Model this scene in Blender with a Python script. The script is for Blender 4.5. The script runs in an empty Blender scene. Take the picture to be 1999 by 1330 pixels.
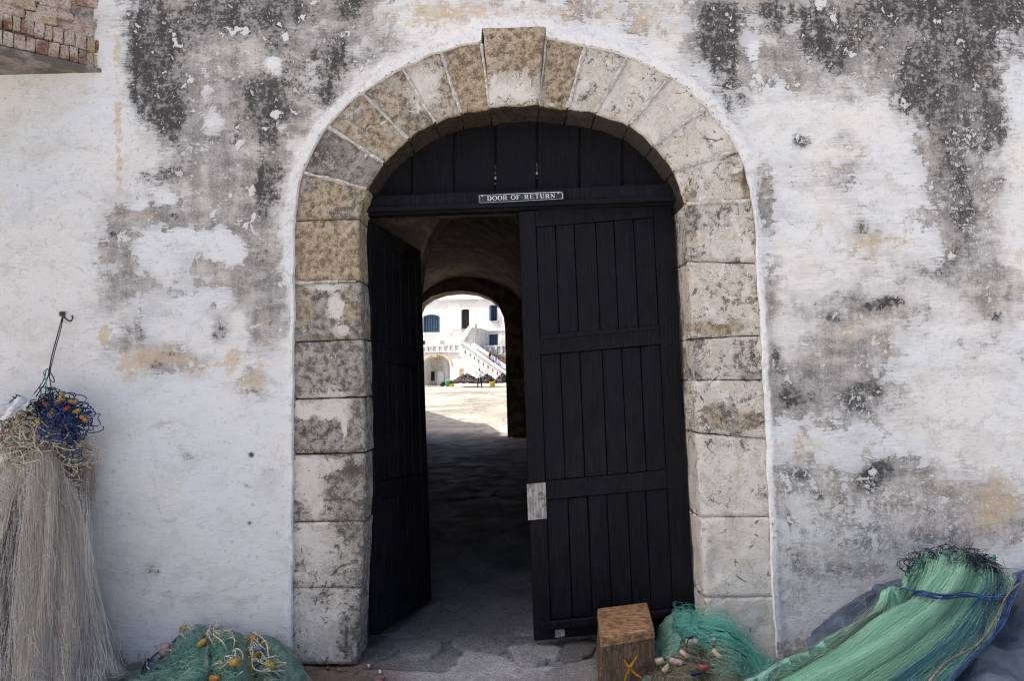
import bpy, bmesh, math, random
import numpy as np
from mathutils import Vector, Matrix
from mathutils.geometry import tessellate_polygon

random.seed(7); RNG = np.random.default_rng(11)
SC = bpy.context.scene; COL = SC.collection
R = math.radians

# ------------------------------------------------------------------ camera
FPX = 1333.0; PCX, PCY = 999.5, 665.0          # focal length and principal point, photograph pixels
CAM = np.array([0.0, -3.96, 1.60]); PITCH, ROLL = R(3.3), R(1.4)
_f = np.array([0, math.cos(PITCH), math.sin(PITCH)]); _u0 = np.array([0, -math.sin(PITCH), math.cos(PITCH)]); _r0 = np.array([1.0, 0, 0])
_r = _r0*math.cos(ROLL) - _u0*math.sin(ROLL); _u = _u0*math.cos(ROLL) + _r0*math.sin(ROLL)
cd = bpy.data.cameras.new('camera'); co = bpy.data.objects.new('camera', cd); COL.objects.link(co)
cd.sensor_width = 36; cd.lens = 36*FPX/1999; cd.clip_start = 0.05; cd.clip_end = 2000
m = Matrix.Identity(4)
for k in range(3):
    m[k][0], m[k][1], m[k][2], m[k][3] = _r[k], _u[k], -_f[k], CAM[k]
co.matrix_world = m; SC.camera = co

# ------------------------------------------------------------------ light
TOSUN = Vector((-0.75, 0.10, 1.0)).normalized()
w = bpy.data.worlds.new('World'); SC.world = w; w.use_nodes = True
nt = w.node_tree; bg = nt.nodes['Background']; sky = nt.nodes.new('ShaderNodeTexSky'); sky.sky_type = 'NISHITA'
sky.sun_disc = False; sky.sun_elevation = math.asin(TOSUN.z); sky.sun_rotation = math.atan2(TOSUN.x, TOSUN.y)
sky.dust_density = 6.0; sky.air_density = 0.7; sky.ozone_density = 1.0
nt.links.new(sky.outputs[0], bg.inputs[0]); bg.inputs[1].default_value = 0.15
sd = bpy.data.lights.new('sun', 'SUN'); sd.energy = 3.6; sd.angle = R(0.55); sd.color = (1, 0.955, 0.89)
so = bpy.data.objects.new('sun', sd); COL.objects.link(so); so.rotation_euler = TOSUN.to_track_quat('Z', 'Y').to_euler(); so.location = (-20, 5, 30)
SC.view_settings.view_transform = 'Standard'; SC.view_settings.look = 'None'; SC.view_settings.gamma = 1
SC.view_settings.use_curve_mapping = False; SC.view_settings.exposure = 1.20
SC.cycles.use_denoising = True; SC.cycles.denoising_prefilter = 'NONE'; SC.cycles.filter_width = 1.1
SC.cycles.max_bounces = 8; SC.cycles.diffuse_bounces = 5

# ------------------------------------------------------------------ helpers
def ray(px, py):
    px = np.asarray(px, float); py = np.asarray(py, float)
    return _f + np.multiply.outer((px-PCX)/FPX, _r) - np.multiply.outer((py-PCY)/FPX, _u)
def at(px, py, Y):                       # photograph pixel -> point on the vertical plane y = Y
    d = ray(px, py); t = (np.asarray(Y, float)-CAM[1])/d[..., 1]
    return CAM + d*t[..., None] if d.ndim > 1 else CAM + d*t
def atz(px, py, Z):
    d = ray(px, py); t = (Z-CAM[2])/d[..., 2]
    return CAM + d*t[..., None] if d.ndim > 1 else CAM + d*t
def onplane(px, py, P, N):
    d = ray(px, py); P = np.asarray(P, float); N = np.asarray(N, float)
    t = np.dot(P-CAM, N)/(d @ N)
    return CAM + d*t[..., None] if d.ndim > 1 else CAM + d*t
def sstep(a, b, x):
    t = np.clip((x-a)/(b-a), 0, 1); return t*t*(3-2*t)
def _hash(ix, iy, iz, seed):
    h = (ix.astype(np.int64)*374761393 + iy.astype(np.int64)*668265263 + iz.astype(np.int64)*2147483647 + seed*974634211) & 0xffffffff
    h = ((h ^ (h >> 13))*1274126177) & 0xffffffff
    h = ((h ^ (h >> 16))*2246822519) & 0xffffffff
    return ((h ^ (h >> 15)) & 0xffffff)/float(0xffffff)
def vnoise(p, seed=0):
    p = np.asarray(p, float); i = np.floor(p); f = p-i; f = f*f*(3-2*f); i = i.astype(np.int64); out = 0
    for dx in (0, 1):
        wx = f[..., 0] if dx else 1-f[..., 0]
        for dy in (0, 1):
            wy = f[..., 1] if dy else 1-f[..., 1]
            for dz in (0, 1):
                wz = f[..., 2] if dz else 1-f[..., 2]
                out = out + wx*wy*wz*_hash(i[..., 0]+dx, i[..., 1]+dy, i[..., 2]+dz, seed)
    return out
def fbm(p, scale=1.0, octs=4, seed=0, gain=.5):      # about -1 .. 1
    p = np.asarray(p, float)*scale; a = 1.0; s = 0; tot = 0
    for o in range(octs):
        s = s + a*(vnoise(p, seed+o*17)*2-1); tot += a; a *= gain; p = p*2.03+5.1
    return s/tot
def crm(P, n, closed=False):             # Catmull-Rom through points, n samples per span
    P = np.asarray(P, float); E = np.vstack([2*P[0]-P[1], P, 2*P[-1]-P[-2]]); out = []
    for i in range(len(P)-1):
        p0, p1, p2, p3 = E[i], E[i+1], E[i+2], E[i+3]
        for t in np.linspace(0, 1, n, endpoint=False):
            out.append(.5*((2*p1)+(p2-p0)*t+(2*p0-5*p1+4*p2-p3)*t*t+(3*p1-p0-3*p2+p3)*t**3))
    out.append(P[-1]); return np.array(out)
def crm_eval(P, t):                      # P (n,...) control values, t in 0..n-1
    P = np.asarray(P, float); n = len(P); E = np.concatenate([(2*P[0]-P[1])[None], P, (2*P[-1]-P[-2])[None]])
    t = np.clip(np.asarray(t, float), 0, n-1-1e-9); i = np.floor(t).astype(int); u = (t-i)
    u = u.reshape(u.shape+(1,)*(P.ndim-1)); p0, p1, p2, p3 = E[i], E[i+1], E[i+2], E[i+3]
    return .5*((2*p1)+(p2-p0)*u+(2*p0-5*p1+4*p2-p3)*u*u+(3*p1-p0-3*p2+p3)*u**3)
def patch_eval(G, u, v):                 # bicubic patch: G (nu,nv,3); u,v flat arrays in 0..1
    G = np.asarray(G, float); nu, nv = G.shape[:2]
    t = np.clip(u*(nu-1), 0, nu-1-1e-9); i = np.floor(t).astype(int); f = (t-i)[:, None]
    E = np.concatenate([(2*G[0]-G[1])[None], G, (2*G[-1]-G[-2])[None]])
    E = np.concatenate([(2*E[:, 0]-E[:, 1])[:, None], E, (2*E[:, -1]-E[:, -2])[:, None]], axis=1)
    s = np.clip(v*(nv-1), 0, nv-1-1e-9); j = np.floor(s).astype(int); g = (s-j)[:, None]
    cr = lambda a, b, c, d, q: .5*((2*b)+(c-a)*q+(2*a-5*b+4*c-d)*q*q+(3*b-a-3*c+d)*q**3)
    rows = [cr(E[i+k, j], E[i+k, j+1], E[i+k, j+2], E[i+k, j+3], g) for k in range(4)]
    return cr(rows[0], rows[1], rows[2], rows[3], f)
def patch_normal(G, u, v, e=.004):
    a = patch_eval(G, np.clip(u+e, 0, 1), v)-patch_eval(G, np.clip(u-e, 0, 1), v)
    b = patch_eval(G, u, np.clip(v+e, 0, 1))-patch_eval(G, u, np.clip(v-e, 0, 1))
    n = np.cross(a, b); n /= np.linalg.norm(n, axis=1)[:, None]+1e-12
    n[n[:, 1] > 0] *= -1                 # face the open side
    return n

def link(name, me, mat=None, parent=None):
    o = bpy.data.objects.new(name, me); COL.objects.link(o)
    if mat is not None: me.materials.clear(); me.materials.append(mat)
    if parent is not None: o.parent = parent
    return o
def mesh(name, V, F, mat=None, parent=None, smooth=False, attrs=None, quad=False):
    me = bpy.data.meshes.new(name); V = np.ascontiguousarray(V, np.float32).reshape(-1, 3)
    if isinstance(F, np.ndarray):
        n, k = F.shape; me.vertices.add(len(V)); me.vertices.foreach_set('co', V.ravel())
        me.loops.add(n*k); me.polygons.add(n)
        me.loops.foreach_set('vertex_index', np.ascontiguousarray(F, np.int32).ravel())
        me.polygons.foreach_set('loop_start', np.arange(0, n*k, k, dtype=np.int32))
        me.update(calc_edges=True)
    else:
        me.from_pydata(V.tolist(), [], F); me.update()
    if smooth: me.polygons.foreach_set('use_smooth', np.ones(len(me.polygons), bool))
    for nm, a in (attrs or {}).items():
        at_ = me.color_attributes.new(nm, 'FLOAT_COLOR', 'POINT')
        c = np.ones((len(V), 4), np.float32); a = np.asarray(a, np.float32); c[:, :a.shape[1]] = a
        at_.data.foreach_set('color', c.ravel())
    me.validate(); return link(name, me, mat, parent)
def grid_faces(nu, nv):
    i = np.arange(nu*nv).reshape(nu, nv)
    return np.stack([i[:-1, :-1].ravel(), i[1:, :-1].ravel(), i[1:, 1:].ravel(), i[:-1, 1:].ravel()], 1)
def empty(name, loc, label=None, cat=None, group=None):
    o = bpy.data.objects.new(name, None); COL.objects.link(o); o.location = [float(v) for v in loc]; o.empty_display_size = .1
    if label: tag(o, label, cat, group)
    bpy.context.view_layer.update(); return o
def tag(o, label=None, cat=None, group=None, kind=None):
    if label: o['label'] = label
    if cat: o['category'] = cat
    if group: o['group'] = group
    if kind: o['kind'] = kind
    return o
def par(o, p):                            # parent and keep world placement
    o.parent = p; o.matrix_parent_inverse = Matrix.Translation(p.location).inverted(); return o
def nrm(v): v = np.asarray(v, float); return v/(np.linalg.norm(v)+1e-12)
def tubes(P, rad, sides=3):               # P (N,K,3) polylines -> verts, quads ; rad scalar or (N,) or (N,K)
    P = np.asarray(P, float); N, K = P.shape[:2]
    T = np.gradient(P, axis=1); T /= np.linalg.norm(T, axis=2)[..., None]+1e-9
    ref = np.where(np.abs(T[..., 2:3]) > .9, np.array([1.0, 0, 0]), np.array([0, 0, 1.0]))
    A = np.cross(T, ref); A /= np.linalg.norm(A, axis=2)[..., None]+1e-9; B = np.cross(T, A)
    rad = np.broadcast_to(np.asarray(rad, float).reshape((-1, 1) if np.ndim(rad) == 1 else np.shape(rad)), (N, K))
    ang = np.arange(sides)*2*math.pi/sides
    V = P[:, :, None]+rad[:, :, None, None]*(np.cos(ang)[:, None]*A[:, :, None]+np.sin(ang)[:, None]*B[:, :, None])
    idx = np.arange(N*K*sides).reshape(N, K, sides); nx = np.roll(idx, -1, axis=2)
    F = np.stack([idx[:, :-1], nx[:, :-1], nx[:, 1:], idx[:, 1:]], -1).reshape(-1, 4)
    return V.reshape(-1, 3), F
def rope(name, pts, rad, mat, parent=None, n=8, sides=6):
    P = crm(pts, n)[None]; V, F = tubes(P, rad, sides)
    F = [list(map(int, f)) for f in F]; k = len(P[0])
    F += [list(range(sides))[::-1], list(range((k-1)*sides, k*sides))]
    o = mesh(name, V, F, mat, None, smooth=True)
    if parent is not None: par(o, parent)
    return o
def prism(name, front, back, mat, parent=None, bevel=0.0, smooth=False):   # two matching rings -> closed solid
    n = len(front); V = np.vstack([front, back]); F = [list(range(n)), list(range(2*n-1, n-1, -1))]
    F += [[i, i+n, (i+1) % n+n, (i+1) % n] for i in range(n)]
    if bevel:
        bm = bmesh.new(); vs = [bm.verts.new(v) for v in V]
        for f in F: bm.faces.new([vs[k] for k in f])
        bmesh.ops.recalc_face_normals(bm, faces=bm.faces)
        bmesh.ops.bevel(bm, geom=list(bm.edges), offset=bevel, segments=1, affect='EDGES', clamp_overlap=True)
        me = bpy.data.meshes.new(name); bm.to_mesh(me); bm.free(); o = link(name, me, mat)
    else:
        bm = bmesh.new(); vs = [bm.verts.new(v) for v in V]
        for f in F: bm.faces.new([vs[k] for k in f])
        bmesh.ops.recalc_face_normals(bm, faces=bm.faces)
        me = bpy.data.meshes.new(name); bm.to_mesh(me); bm.free(); o = link(name, me, mat)
    if parent is not None: par(o, parent)
    return o
def box(name, lo, hi, mat, parent=None, bevel=0.0):
    (a, b, c), (d, e, f) = lo, hi
    return prism(name, np.array([(a, b, c), (d, b, c), (d, b, f), (a, b, f)]), np.array([(a, e, c), (d, e, c), (d, e, f), (a, e, f)]), mat, parent, bevel)
def holed(name, outer, holes, front, back, mat, parent=None):   # flat wall with openings: 2D rings, front/back map (u,v)->xyz
    rings = [outer]+holes; tri = tessellate_polygon([[Vector((p[0], p[1], 0)) for p in r] for r in rings])
    flat = [p for r in rings for p in r]; n = len(flat)
    V = [front(*p) for p in flat]+[back(*p) for p in flat]
    F = [list(t) for t in tri]+[[k+n for k in t][::-1] for t in tri]; o = 0
    for r in rings:
        L = len(r); F += [[o+i, o+(i+1) % L, o+(i+1) % L+n, o+i+n] for i in range(L)]; o += L
    bm = bmesh.new(); vs = [bm.verts.new(v) for v in V]
    for f in F:
        try: bm.faces.new([vs[k] for k in f])
        except ValueError: pass
    bmesh.ops.recalc_face_normals(bm, faces=bm.faces)
    me = bpy.data.meshes.new(name); bm.to_mesh(me); bm.free(); ob = link(name, me, mat)
    if parent is not None: par(ob, parent)
    return ob

# ------------------------------------------------------------------ materials
class NB:
    def __init__(s, name):
        s.m = bpy.data.materials.new(name); s.m.use_nodes = True; s.t = s.m.node_tree; s.n = s.t.nodes
        s.b = s.n['Principled BSDF']; s.L = s.t.links.new; s.b.inputs['Specular IOR Level'].default_value = .25
        s.b.inputs['Roughness'].default_value = .9; s.co = s.n.new('ShaderNodeTexCoord')
    def _in(s, sock, v):
        if v is None: return
        if isinstance(v, bpy.types.NodeSocket): s.L(v, sock)
        elif isinstance(v, (tuple, list)) and len(v) == 3 and sock.type == 'RGBA': sock.default_value = (*v, 1)
        else: sock.default_value = v
    def pos(s, scale=(1, 1, 1), kind='Object'):
        if kind == 'World': src = s.n.new('ShaderNodeNewGeometry').outputs['Position']
        else: src = s.co.outputs[kind]
        mp = s.n.new('ShaderNodeMapping'); s.L(src, mp.inputs[0]); mp.inputs[3].default_value = scale; return mp.outputs[0]
    def noise(s, scale=5, detail=6, rough=.6, vec=None, dist=0, col=False):
        n = s.n.new('ShaderNodeTexNoise'); n.inputs['Scale'].default_value = scale; n.inputs['Detail'].default_value = detail
        n.inputs['Roughness'].default_value = rough; n.inputs['Distortion'].default_value = dist
        if vec is not None: s.L(vec, n.inputs['Vector'])
        return s.math('MULTIPLY_ADD', n.outputs[0], 2.7, -.85)      # stretch to fill 0..1
    def vor(s, scale=5, vec=None, feat='F1', rand=1):
        n = s.n.new('ShaderNodeTexVoronoi'); n.feature = feat; n.inputs['Scale'].default_value = scale; n.inputs['Randomness'].default_value = rand
        if vec is not None: s.L(vec, n.inputs['Vector'])
        return n.outputs[0]
    def math(s, op, a, b=None, c=None, clamp=False):
        n = s.n.new('ShaderNodeMath'); n.operation = op; n.use_clamp = clamp; s._in(n.inputs[0], a); s._in(n.inputs[1], b); s._in(n.inputs[2], c); return n.outputs[0]
    def ss(s, x, a, b, lo=0.0, hi=1.0):
        n = s.n.new('ShaderNodeMapRange'); n.interpolation_type = 'SMOOTHSTEP'; s._in(n.inputs[0], x)
        for k, v in ((1, a), (2, b), (3, lo), (4, hi)): s._in(n.inputs[k], v)
        return n.outputs[0]
    def mix(s, f, a, b, mode='MIX'):
        n = s.n.new('ShaderNodeMix'); n.data_type = 'RGBA'; n.blend_type = mode; s._in(n.inputs[0], f); s._in(n.inputs[6], a); s._in(n.inputs[7], b); return n.outputs[2]
    def ramp(s, x, stops):
        n = s.n.new('ShaderNodeValToRGB'); s.L(x, n.inputs[0]); e = n.color_ramp.elements
        while len(e) < len(stops): e.new(.5)
        for k, (p, c) in enumerate(stops): e[k].position = p; e[k].color = (*c, 1) if len(c) == 3 else c
        return n.outputs[0]
    def attr(s, name):
        n = s.n.new('ShaderNodeVertexColor'); n.layer_name = name; return n.outputs[0]
    def sep(s, c):
        n = s.n.new('ShaderNodeSeparateColor'); s.L(c, n.inputs[0]); return n.outputs
    def objcol(s): return s.n.new('ShaderNodeObjectInfo').outputs['Color']
    def objrnd(s): return s.n.new('ShaderNodeObjectInfo').outputs['Random']
    def bump(s, h, dist=.01, strength=1.0):
        n = s.n.new('ShaderNodeBump'); n.inputs['Strength'].default_value = strength; n.inputs['Distance'].default_value = dist; s.L(h, n.inputs['Height'])
        s.L(n.outputs[0], s.b.inputs['Normal']); return n
    def out(s, col=None, rough=None):
        s._in(s.b.inputs['Base Color'], col); s._in(s.b.inputs['Roughness'], rough); return s.m

def mat_wall():
    b = NB('plaster'); st = b.sep(b.attr('stain')); s2 = b.sep(b.attr('stain2'))
    P = b.pos(); hz = b.pos((1.3, 1, 9)); vt = b.pos((7, 1, 1.1)); h2 = b.pos((1, 1, 2.4)); hf = b.pos((2.2, 1, 12))
    n_mid = b.noise(5.5, 9, .68, P, .3); n_fine = b.noise(34, 8, .72, P); n_hz = b.noise(9, 7, .72, hz); n_vt = b.noise(2.2, 5, .6, vt)
    n_big = b.noise(1.3, 5, .6, P); n_spk = b.noise(95, 4, .75, P); n_fl = b.noise(13, 6, .62, P, .5); n_tn = b.noise(4.2, 8, .66, h2, .3); n_hf = b.noise(14, 6, .75, hf)
    tnb = b.noise(3.1, 9, .7, b.pos((1, 1, 1.5)), .5)
    k0 = lambda n, a: b.math('MULTIPLY_ADD', n, a, -.5*a)
    add = lambda *x: x[0] if len(x) == 1 else b.math('ADD', x[0], add(*x[1:]))
    # limewash: cool white, a little dirty
    base = b.mix(b.ss(n_big, .3, .7), (.715, .73, .725), (.75, .735, .695))
    base = b.mix(b.ss(n_hz, .52, 1.05, 0, .34), base, (.46, .465, .455)); base = b.mix(b.ss(tnb, .42, .95, 0, .5), base, (.58, .555, .50))
    base = b.mix(b.ss(n_fine, .66, .98, 0, .5), base, (.40, .39, .38))
    base = b.mix(b.ss(n_fl, .78, .92, 0, .30), base, (.55, .52, .47)); base = b.mix(b.ss(add(n_fine, k0(n_mid, .5)), .86, 1.12, 0, .55), base, (.36, .35, .34))
    base = b.mix(b.ss(n_spk, .85, 1.1, 0, .4), base, (.30, .29, .28)); base = b.mix(b.ss(b.math('ADD', n_tn, b.math('MULTIPLY', n_fine, .35)), .95, 1.25, 0, .5), base, (.52, .47, .40))
    # thin, greyed wash around the worn areas
    th = add(st[0], k0(n_tn, .5), k0(n_hz, .35)); base = b.mix(b.ss(th, .10, .48, 0, .45), base, (.44, .43, .42))
    # weathered render where the limewash has gone; edge crisp in places, rubbed in others
    g = add(st[0], k0(n_mid, .62), k0(n_hz, .26), k0(n_fl, .42)); gm = b.mix(b.ss(n_big, .38, .62), b.ss(g, .44, .50), b.ss(g, .26, .74))
    gmf = b.sep(gm)[0]
    tone = add(b.math('MULTIPLY', n_vt, .34), b.math('MULTIPLY', n_tn, .46), b.math('MULTIPLY', n_hf, .20))
    wash = b.ramp(tone, [(.14, (.10, .096, .09)), (.34, (.20, .19, .178)), (.50, (.315, .30, .28)), (.66, (.45, .43, .405)), (.84, (.62, .60, .575))])
    tn2 = b.noise(1.9, 7, .65, b.pos((1, 1, 1.6)), .4); wash = b.mix(b.ss(tn2, .28, .95, 0, .70), wash, b.mix(b.ss(tone, .3, .7), (.23, .195, .16), (.58, .51, .43)))
    wash = b.mix(b.ss(n_spk, .58, .88, 0, .6), wash, (.62, .60, .57))
    wash = b.mix(b.ss(n_fine, .60, .86, 0, .6), wash, (.10, .095, .088))
    wash = b.mix(b.ss(n_hf, .64, .95, 0, .5), wash, (.63, .61, .58))
    col = b.mix(b.math('MULTIPLY', gmf, .94), base, wash)
    # grey bloom round the mould
    col = b.mix(b.ss(add(st[1], k0(n_mid, .5), k0(n_hz, .3)), .12, .80, 0, .55), col, b.mix(b.ss(n_fine, .3, .8), (.27, .265, .26), (.12, .118, .114)))
    # ochre
    o = add(st[2], k0(n_fl, .55), k0(n_fine, .45)); col = b.mix(b.ss(o, .34, .70, 0, .72), col, b.mix(n_fine, (.66, .55, .40), (.50, .36, .21)))
    # black mould, granular
    k = add(b.math('MINIMUM', st[1], .72), k0(n_fine, .52), k0(n_fl, .40), k0(n_mid, .36), k0(n_vt, .36), k0(n_hz, .16), k0(n_spk, .30))
    km = b.ss(k, .43, .80); kcol = b.mix(n_spk, (.016, .016, .015), (.085, .082, .077))
    col = b.mix(b.math('MULTIPLY', km, .95), col, kcol)
    # flakes of fresh white left standing
    fl = b.ss(add(n_mid, k0(n_fl, .6)), .86, .90, 0, .9); fl2 = b.math('MULTIPLY', b.ss(add(n_fl, k0(n_fine, .7)), .84, .92), .75)
    flm = b.math('MAXIMUM', fl, fl2); col = b.mix(flm, col, (.70, .70, .68))
    # clean trowelled rim
    rim = b.ss(add(s2[0], k0(n_fl, .4), k0(n_fine, .25)), .36, .62)
    col = b.mix(b.math('MULTIPLY', rim, .9), col, b.mix(b.ss(n_fine, .45, .85), (.75, .75, .735), (.60, .585, .55)))
    # pinholes
    pit = b.ss(b.vor(17, P), .035, .06, 1, 0); pitm = b.math('MULTIPLY', pit, b.ss(n_mid, .5, .75)); col = b.mix(b.math('MULTIPLY', pitm, .8), col, (.12, .11, .10))
    # coarse sandy render, pitted and chalky
    rg = b.ss(add(s2[2], k0(n_big, .3)), .25, .6); col = b.mix(b.math('MULTIPLY', rg, b.ss(add(n_fine, k0(n_spk, .5)), .50, .80, 0, .85)), col, (.72, .715, .695)); col = b.mix(b.math('MULTIPLY', rg, b.ss(add(n_spk, k0(n_fine, .4)), .74, 1.05, 0, .8)), col, (.20, .19, .18))
    # splash zone grime
    col = b.mix(b.ss(add(s2[1], k0(n_fine, .6), k0(n_fl, .5)), .30, .80, 0, .75), col, (.17, .17, .14))
    h = add(b.math('MULTIPLY', b.math('MULTIPLY', rg, n_fine), .5), b.math('MULTIPLY', gmf, -.35), b.math('MULTIPLY', n_fine, .34), b.math('MULTIPLY', n_spk, .16), b.math('MULTIPLY', flm, .35), b.math('MULTIPLY', pitm, -.8), b.math('MULTIPLY', n_hz, .28))
    b.bump(h, .007, .8); return b.out(col, .93)
def mat_stone():
    b = NB('sandstone'); oc = b.sep(b.objcol()); P = b.pos(kind='World'); a = b.sep(b.attr('soffit'))
    g1 = b.noise(120, 5, .7, P); g2 = b.noise(26, 8, .7, P); g3 = b.noise(7, 8, .65, P, .4); g4 = b.noise(3, 4, .6, P)
    och = b.ramp(g2, [(.3, (.20, .145, .09)), (.48, (.38, .29, .185)), (.66, (.47, .365, .24)), (.9, (.58, .51, .41))])
    gry = b.ramp(g2, [(.3, (.13, .12, .10)), (.48, (.28, .255, .22)), (.66, (.38, .35, .305)), (.9, (.50, .48, .44))])
    col = b.mix(b.ss(b.math('ADD', oc[1], b.math('MULTIPLY_ADD', g3, .8, -.4)), .3, .7), gry, och)
    col = b.mix(b.ss(g1, .60, .85, 0, .7), col, (.07, .06, .05)); col = b.mix(b.ss(g1, .36, .12, 0, .6), col, (.58, .55, .50))
    d = b.math('ADD', b.math('ADD', oc[2], b.math('MULTIPLY_ADD', a[2], 2.0, -1.0)), b.math('MULTIPLY_ADD', g2, .6, -.3)); d = b.math('ADD', d, b.math('MULTIPLY_ADD', g3, .5, -.25)); d = b.math('ADD', d, b.math('MULTIPLY_ADD', g1, .25, -.125))
    col = b.mix(b.ss(d, .34, .86, 0, .85), col, (.075, .07, .062))
    ow = b.math('ADD', oc[0], b.math('MULTIPLY_ADD', a[1], 2.0, -1.0)); wv = b.math('ADD', ow, b.math('MULTIPLY_ADD', g3, .55, -.275)); wv = b.math('ADD', wv, b.math('MULTIPLY_ADD', g2, .55, -.275)); wv = b.math('ADD', wv, b.math('MULTIPLY_ADD', g1, .55, -.275))
    wm = b.ss(wv, .40, .62); wcol = b.mix(b.ss(g2, .35, .95), (.73, .685, .615), (.53, .465, .375)); wcol = b.mix(b.ss(g3, .45, 1.0, 0, .55), wcol, (.47, .41, .33)); wcol = b.mix(b.ss(g1, .86, 1.08, 0, .7), wcol, (.16, .15, .13))
    col = b.mix(b.math('MULTIPLY', wm, .93), col, wcol)
    pl = b.noise(8.5, 7, .6, b.pos((1, 1, .8), 'World'), .7); plm = b.ss(b.math('ADD', b.math('MULTIPLY', ow, .6), b.math('MULTIPLY_ADD', pl, .7, -.35)), .50, .54)
    col = b.mix(b.math('MULTIPLY', plm, .92), col, b.mix(b.ss(g1, .7, 1.0), (.71, .665, .60), (.45, .40, .34))); wm = b.math('MAXIMUM', wm, b.math('MULTIPLY', plm, 1.8))
    pv = b.noise(11, 5, .6, P, 1.5); pit = b.ss(pv, .90, .95)
    col = b.mix(b.math('MULTIPLY', pit, .75), col, (.08, .07, .055))
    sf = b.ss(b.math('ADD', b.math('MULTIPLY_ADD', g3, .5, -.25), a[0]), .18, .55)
    col = b.mix(b.math('MULTIPLY', sf, .93), col, b.mix(g2, (.008, .007, .006), (.045, .028, .017)))  # soffit near black: grime, plus the light falloff under the arch painted in
    h = b.math('ADD', b.math('MULTIPLY', g2, .7), b.math('MULTIPLY', g1, .35)); h = b.math('ADD', h, b.math('MULTIPLY', wm, .25)); h = b.math('ADD', h, b.math('MULTIPLY', pit, -.9))
    b.bump(h, .009, .9); return b.out(col, .94)
def mat_simple(name, col, var=.35, scale=14, rough=.85, bump=.004, spec=.25, dirt=None, dirt_amt=.4, stretch=(1, 1, 1), kind='Object'):
    b = NB(name); P = b.pos(stretch, kind); n = b.noise(scale, 8, .65, P); n2 = b.noise(scale*5, 4, .7, P)
    lo = tuple(c*(1-var) for c in col); hi = tuple(min(1, c*(1+var*.6)) for c in col)
    c = b.mix(b.ss(n, .32, .68), lo, hi)
    if dirt: c = b.mix(b.ss(b.noise(scale*.5, 8, .7, P, .4), .52, .64, 0, dirt_amt), c, dirt)
    c = b.mix(b.ss(n2, .58, .75, 0, .25), c, tuple(v*.4 for v in col))
    if bump: b.bump(b.math('ADD', n, b.math('MULTIPLY', n2, .4)), bump, .8)
    b.b.inputs['Specular IOR Level'].default_value = spec
    return b.out(c, rough)
def mat_door():
    b = NB('black_door_paint'); P = b.pos((16, 16, 1.2), 'World'); n = b.noise(5, 8, .65, P); Q = b.pos(kind='World'); f = b.noise(60, 5, .7, Q); g = b.noise(4, 6, .6, Q)
    rn = b.objrnd()
    c = b.mix(b.ss(n, .3, .7), (.0034, .0034, .0048), (.0082, .0083, .0112))
    c = b.mix(b.ss(g, .45, .75, 0, .5), c, (.0095, .0097, .0145))
    c = b.mix(b.ss(f, .86, .96, 0, .5), c, (.05, .048, .045))
    c = b.mix(b.ss(b.noise(9, 9, .75, b.pos((14, 14, 1), 'World')), .92, 1.12, 0, .55), c, (.035, .035, .037)); c = b.mix(b.ss(b.noise(2.2, 6, .65, Q), .6, 1.05, 0, .6), c, (.017, .0165, .017))
    c = b.mix(b.math('MULTIPLY', rn, .35), c, (.0065, .006, .006))
    b.bump(b.math('ADD', n, b.math('MULTIPLY', f, .2)), .004, .7); b.b.inputs['Specular IOR Level'].default_value = .13
    return b.out(c, b.ss(g, .3, .7, .5, .72))
def mat_wood(name, a, c_, scale=(30, 3, 30), dirt=(.05, .035, .02)):
    b = NB(name); P = b.pos(scale); n = b.noise(2.2, 9, .65, P, .8); Q = b.pos(); f = b.noise(18, 7, .7, Q)
    c = b.mix(b.ss(n, .34, .66), a, c_); c = b.mix(b.ss(f, .5, .7, 0, .7), c, dirt)
    b.bump(b.math('ADD', n, b.math('MULTIPLY', f, .6)), .004, .9); return b.out(c, .85)
def mat_attr(name, rough=.8, mul=1.0, trans=0.0, scale=30, amt=.35):
    b = NB(name); c = b.attr('tint'); n = b.noise(scale, 5, .7, b.pos(kind='World'))
    c = b.mix(b.ss(n, .35, .7, 0, amt), c, tuple([0.0]*3))
    if trans:
        tr = b.n.new('ShaderNodeBsdfTranslucent'); mx = b.n.new('ShaderNodeMixShader'); mx.inputs[0].default_value = trans
        b._in(tr.inputs[0], c); b.L(b.b.outputs[0], mx.inputs[1]); b.L(tr.outputs[0], mx.inputs[2]); b.L(mx.outputs[0], b.n['Material Output'].inputs[0])
    return b.out(c, rough)
def mat_brick():
    b = NB('old_brick'); P = b.pos(kind='World'); n = b.noise(22, 8, .7, P); n2 = b.noise(9, 6, .6, P, .6); f = b.noise(90, 4, .7, P); rn = b.objrnd()
    c = b.ramp(b.math('ADD', b.math('MULTIPLY', rn, .55), b.math('MULTIPLY', n, .5)), [(.22, (.20, .09, .06)), (.42, (.36, .23, .17)), (.6, (.43, .34, .28)), (.78, (.46, .34, .19))])
    c = b.mix(b.ss(n2, .15, .75, 0, .8), c, (.63, .545, .46)); c = b.mix(b.ss(f, .58, .7, 0, .6), c, (.10, .075, .06))
    c = b.mix(b.ss(n, .72, .95, 0, .6), c, (.50, .38, .20))
    b.bump(b.math('ADD', n, b.math('MULTIPLY', f, .4)), .008, .9); return b.out(c, .95)
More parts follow.
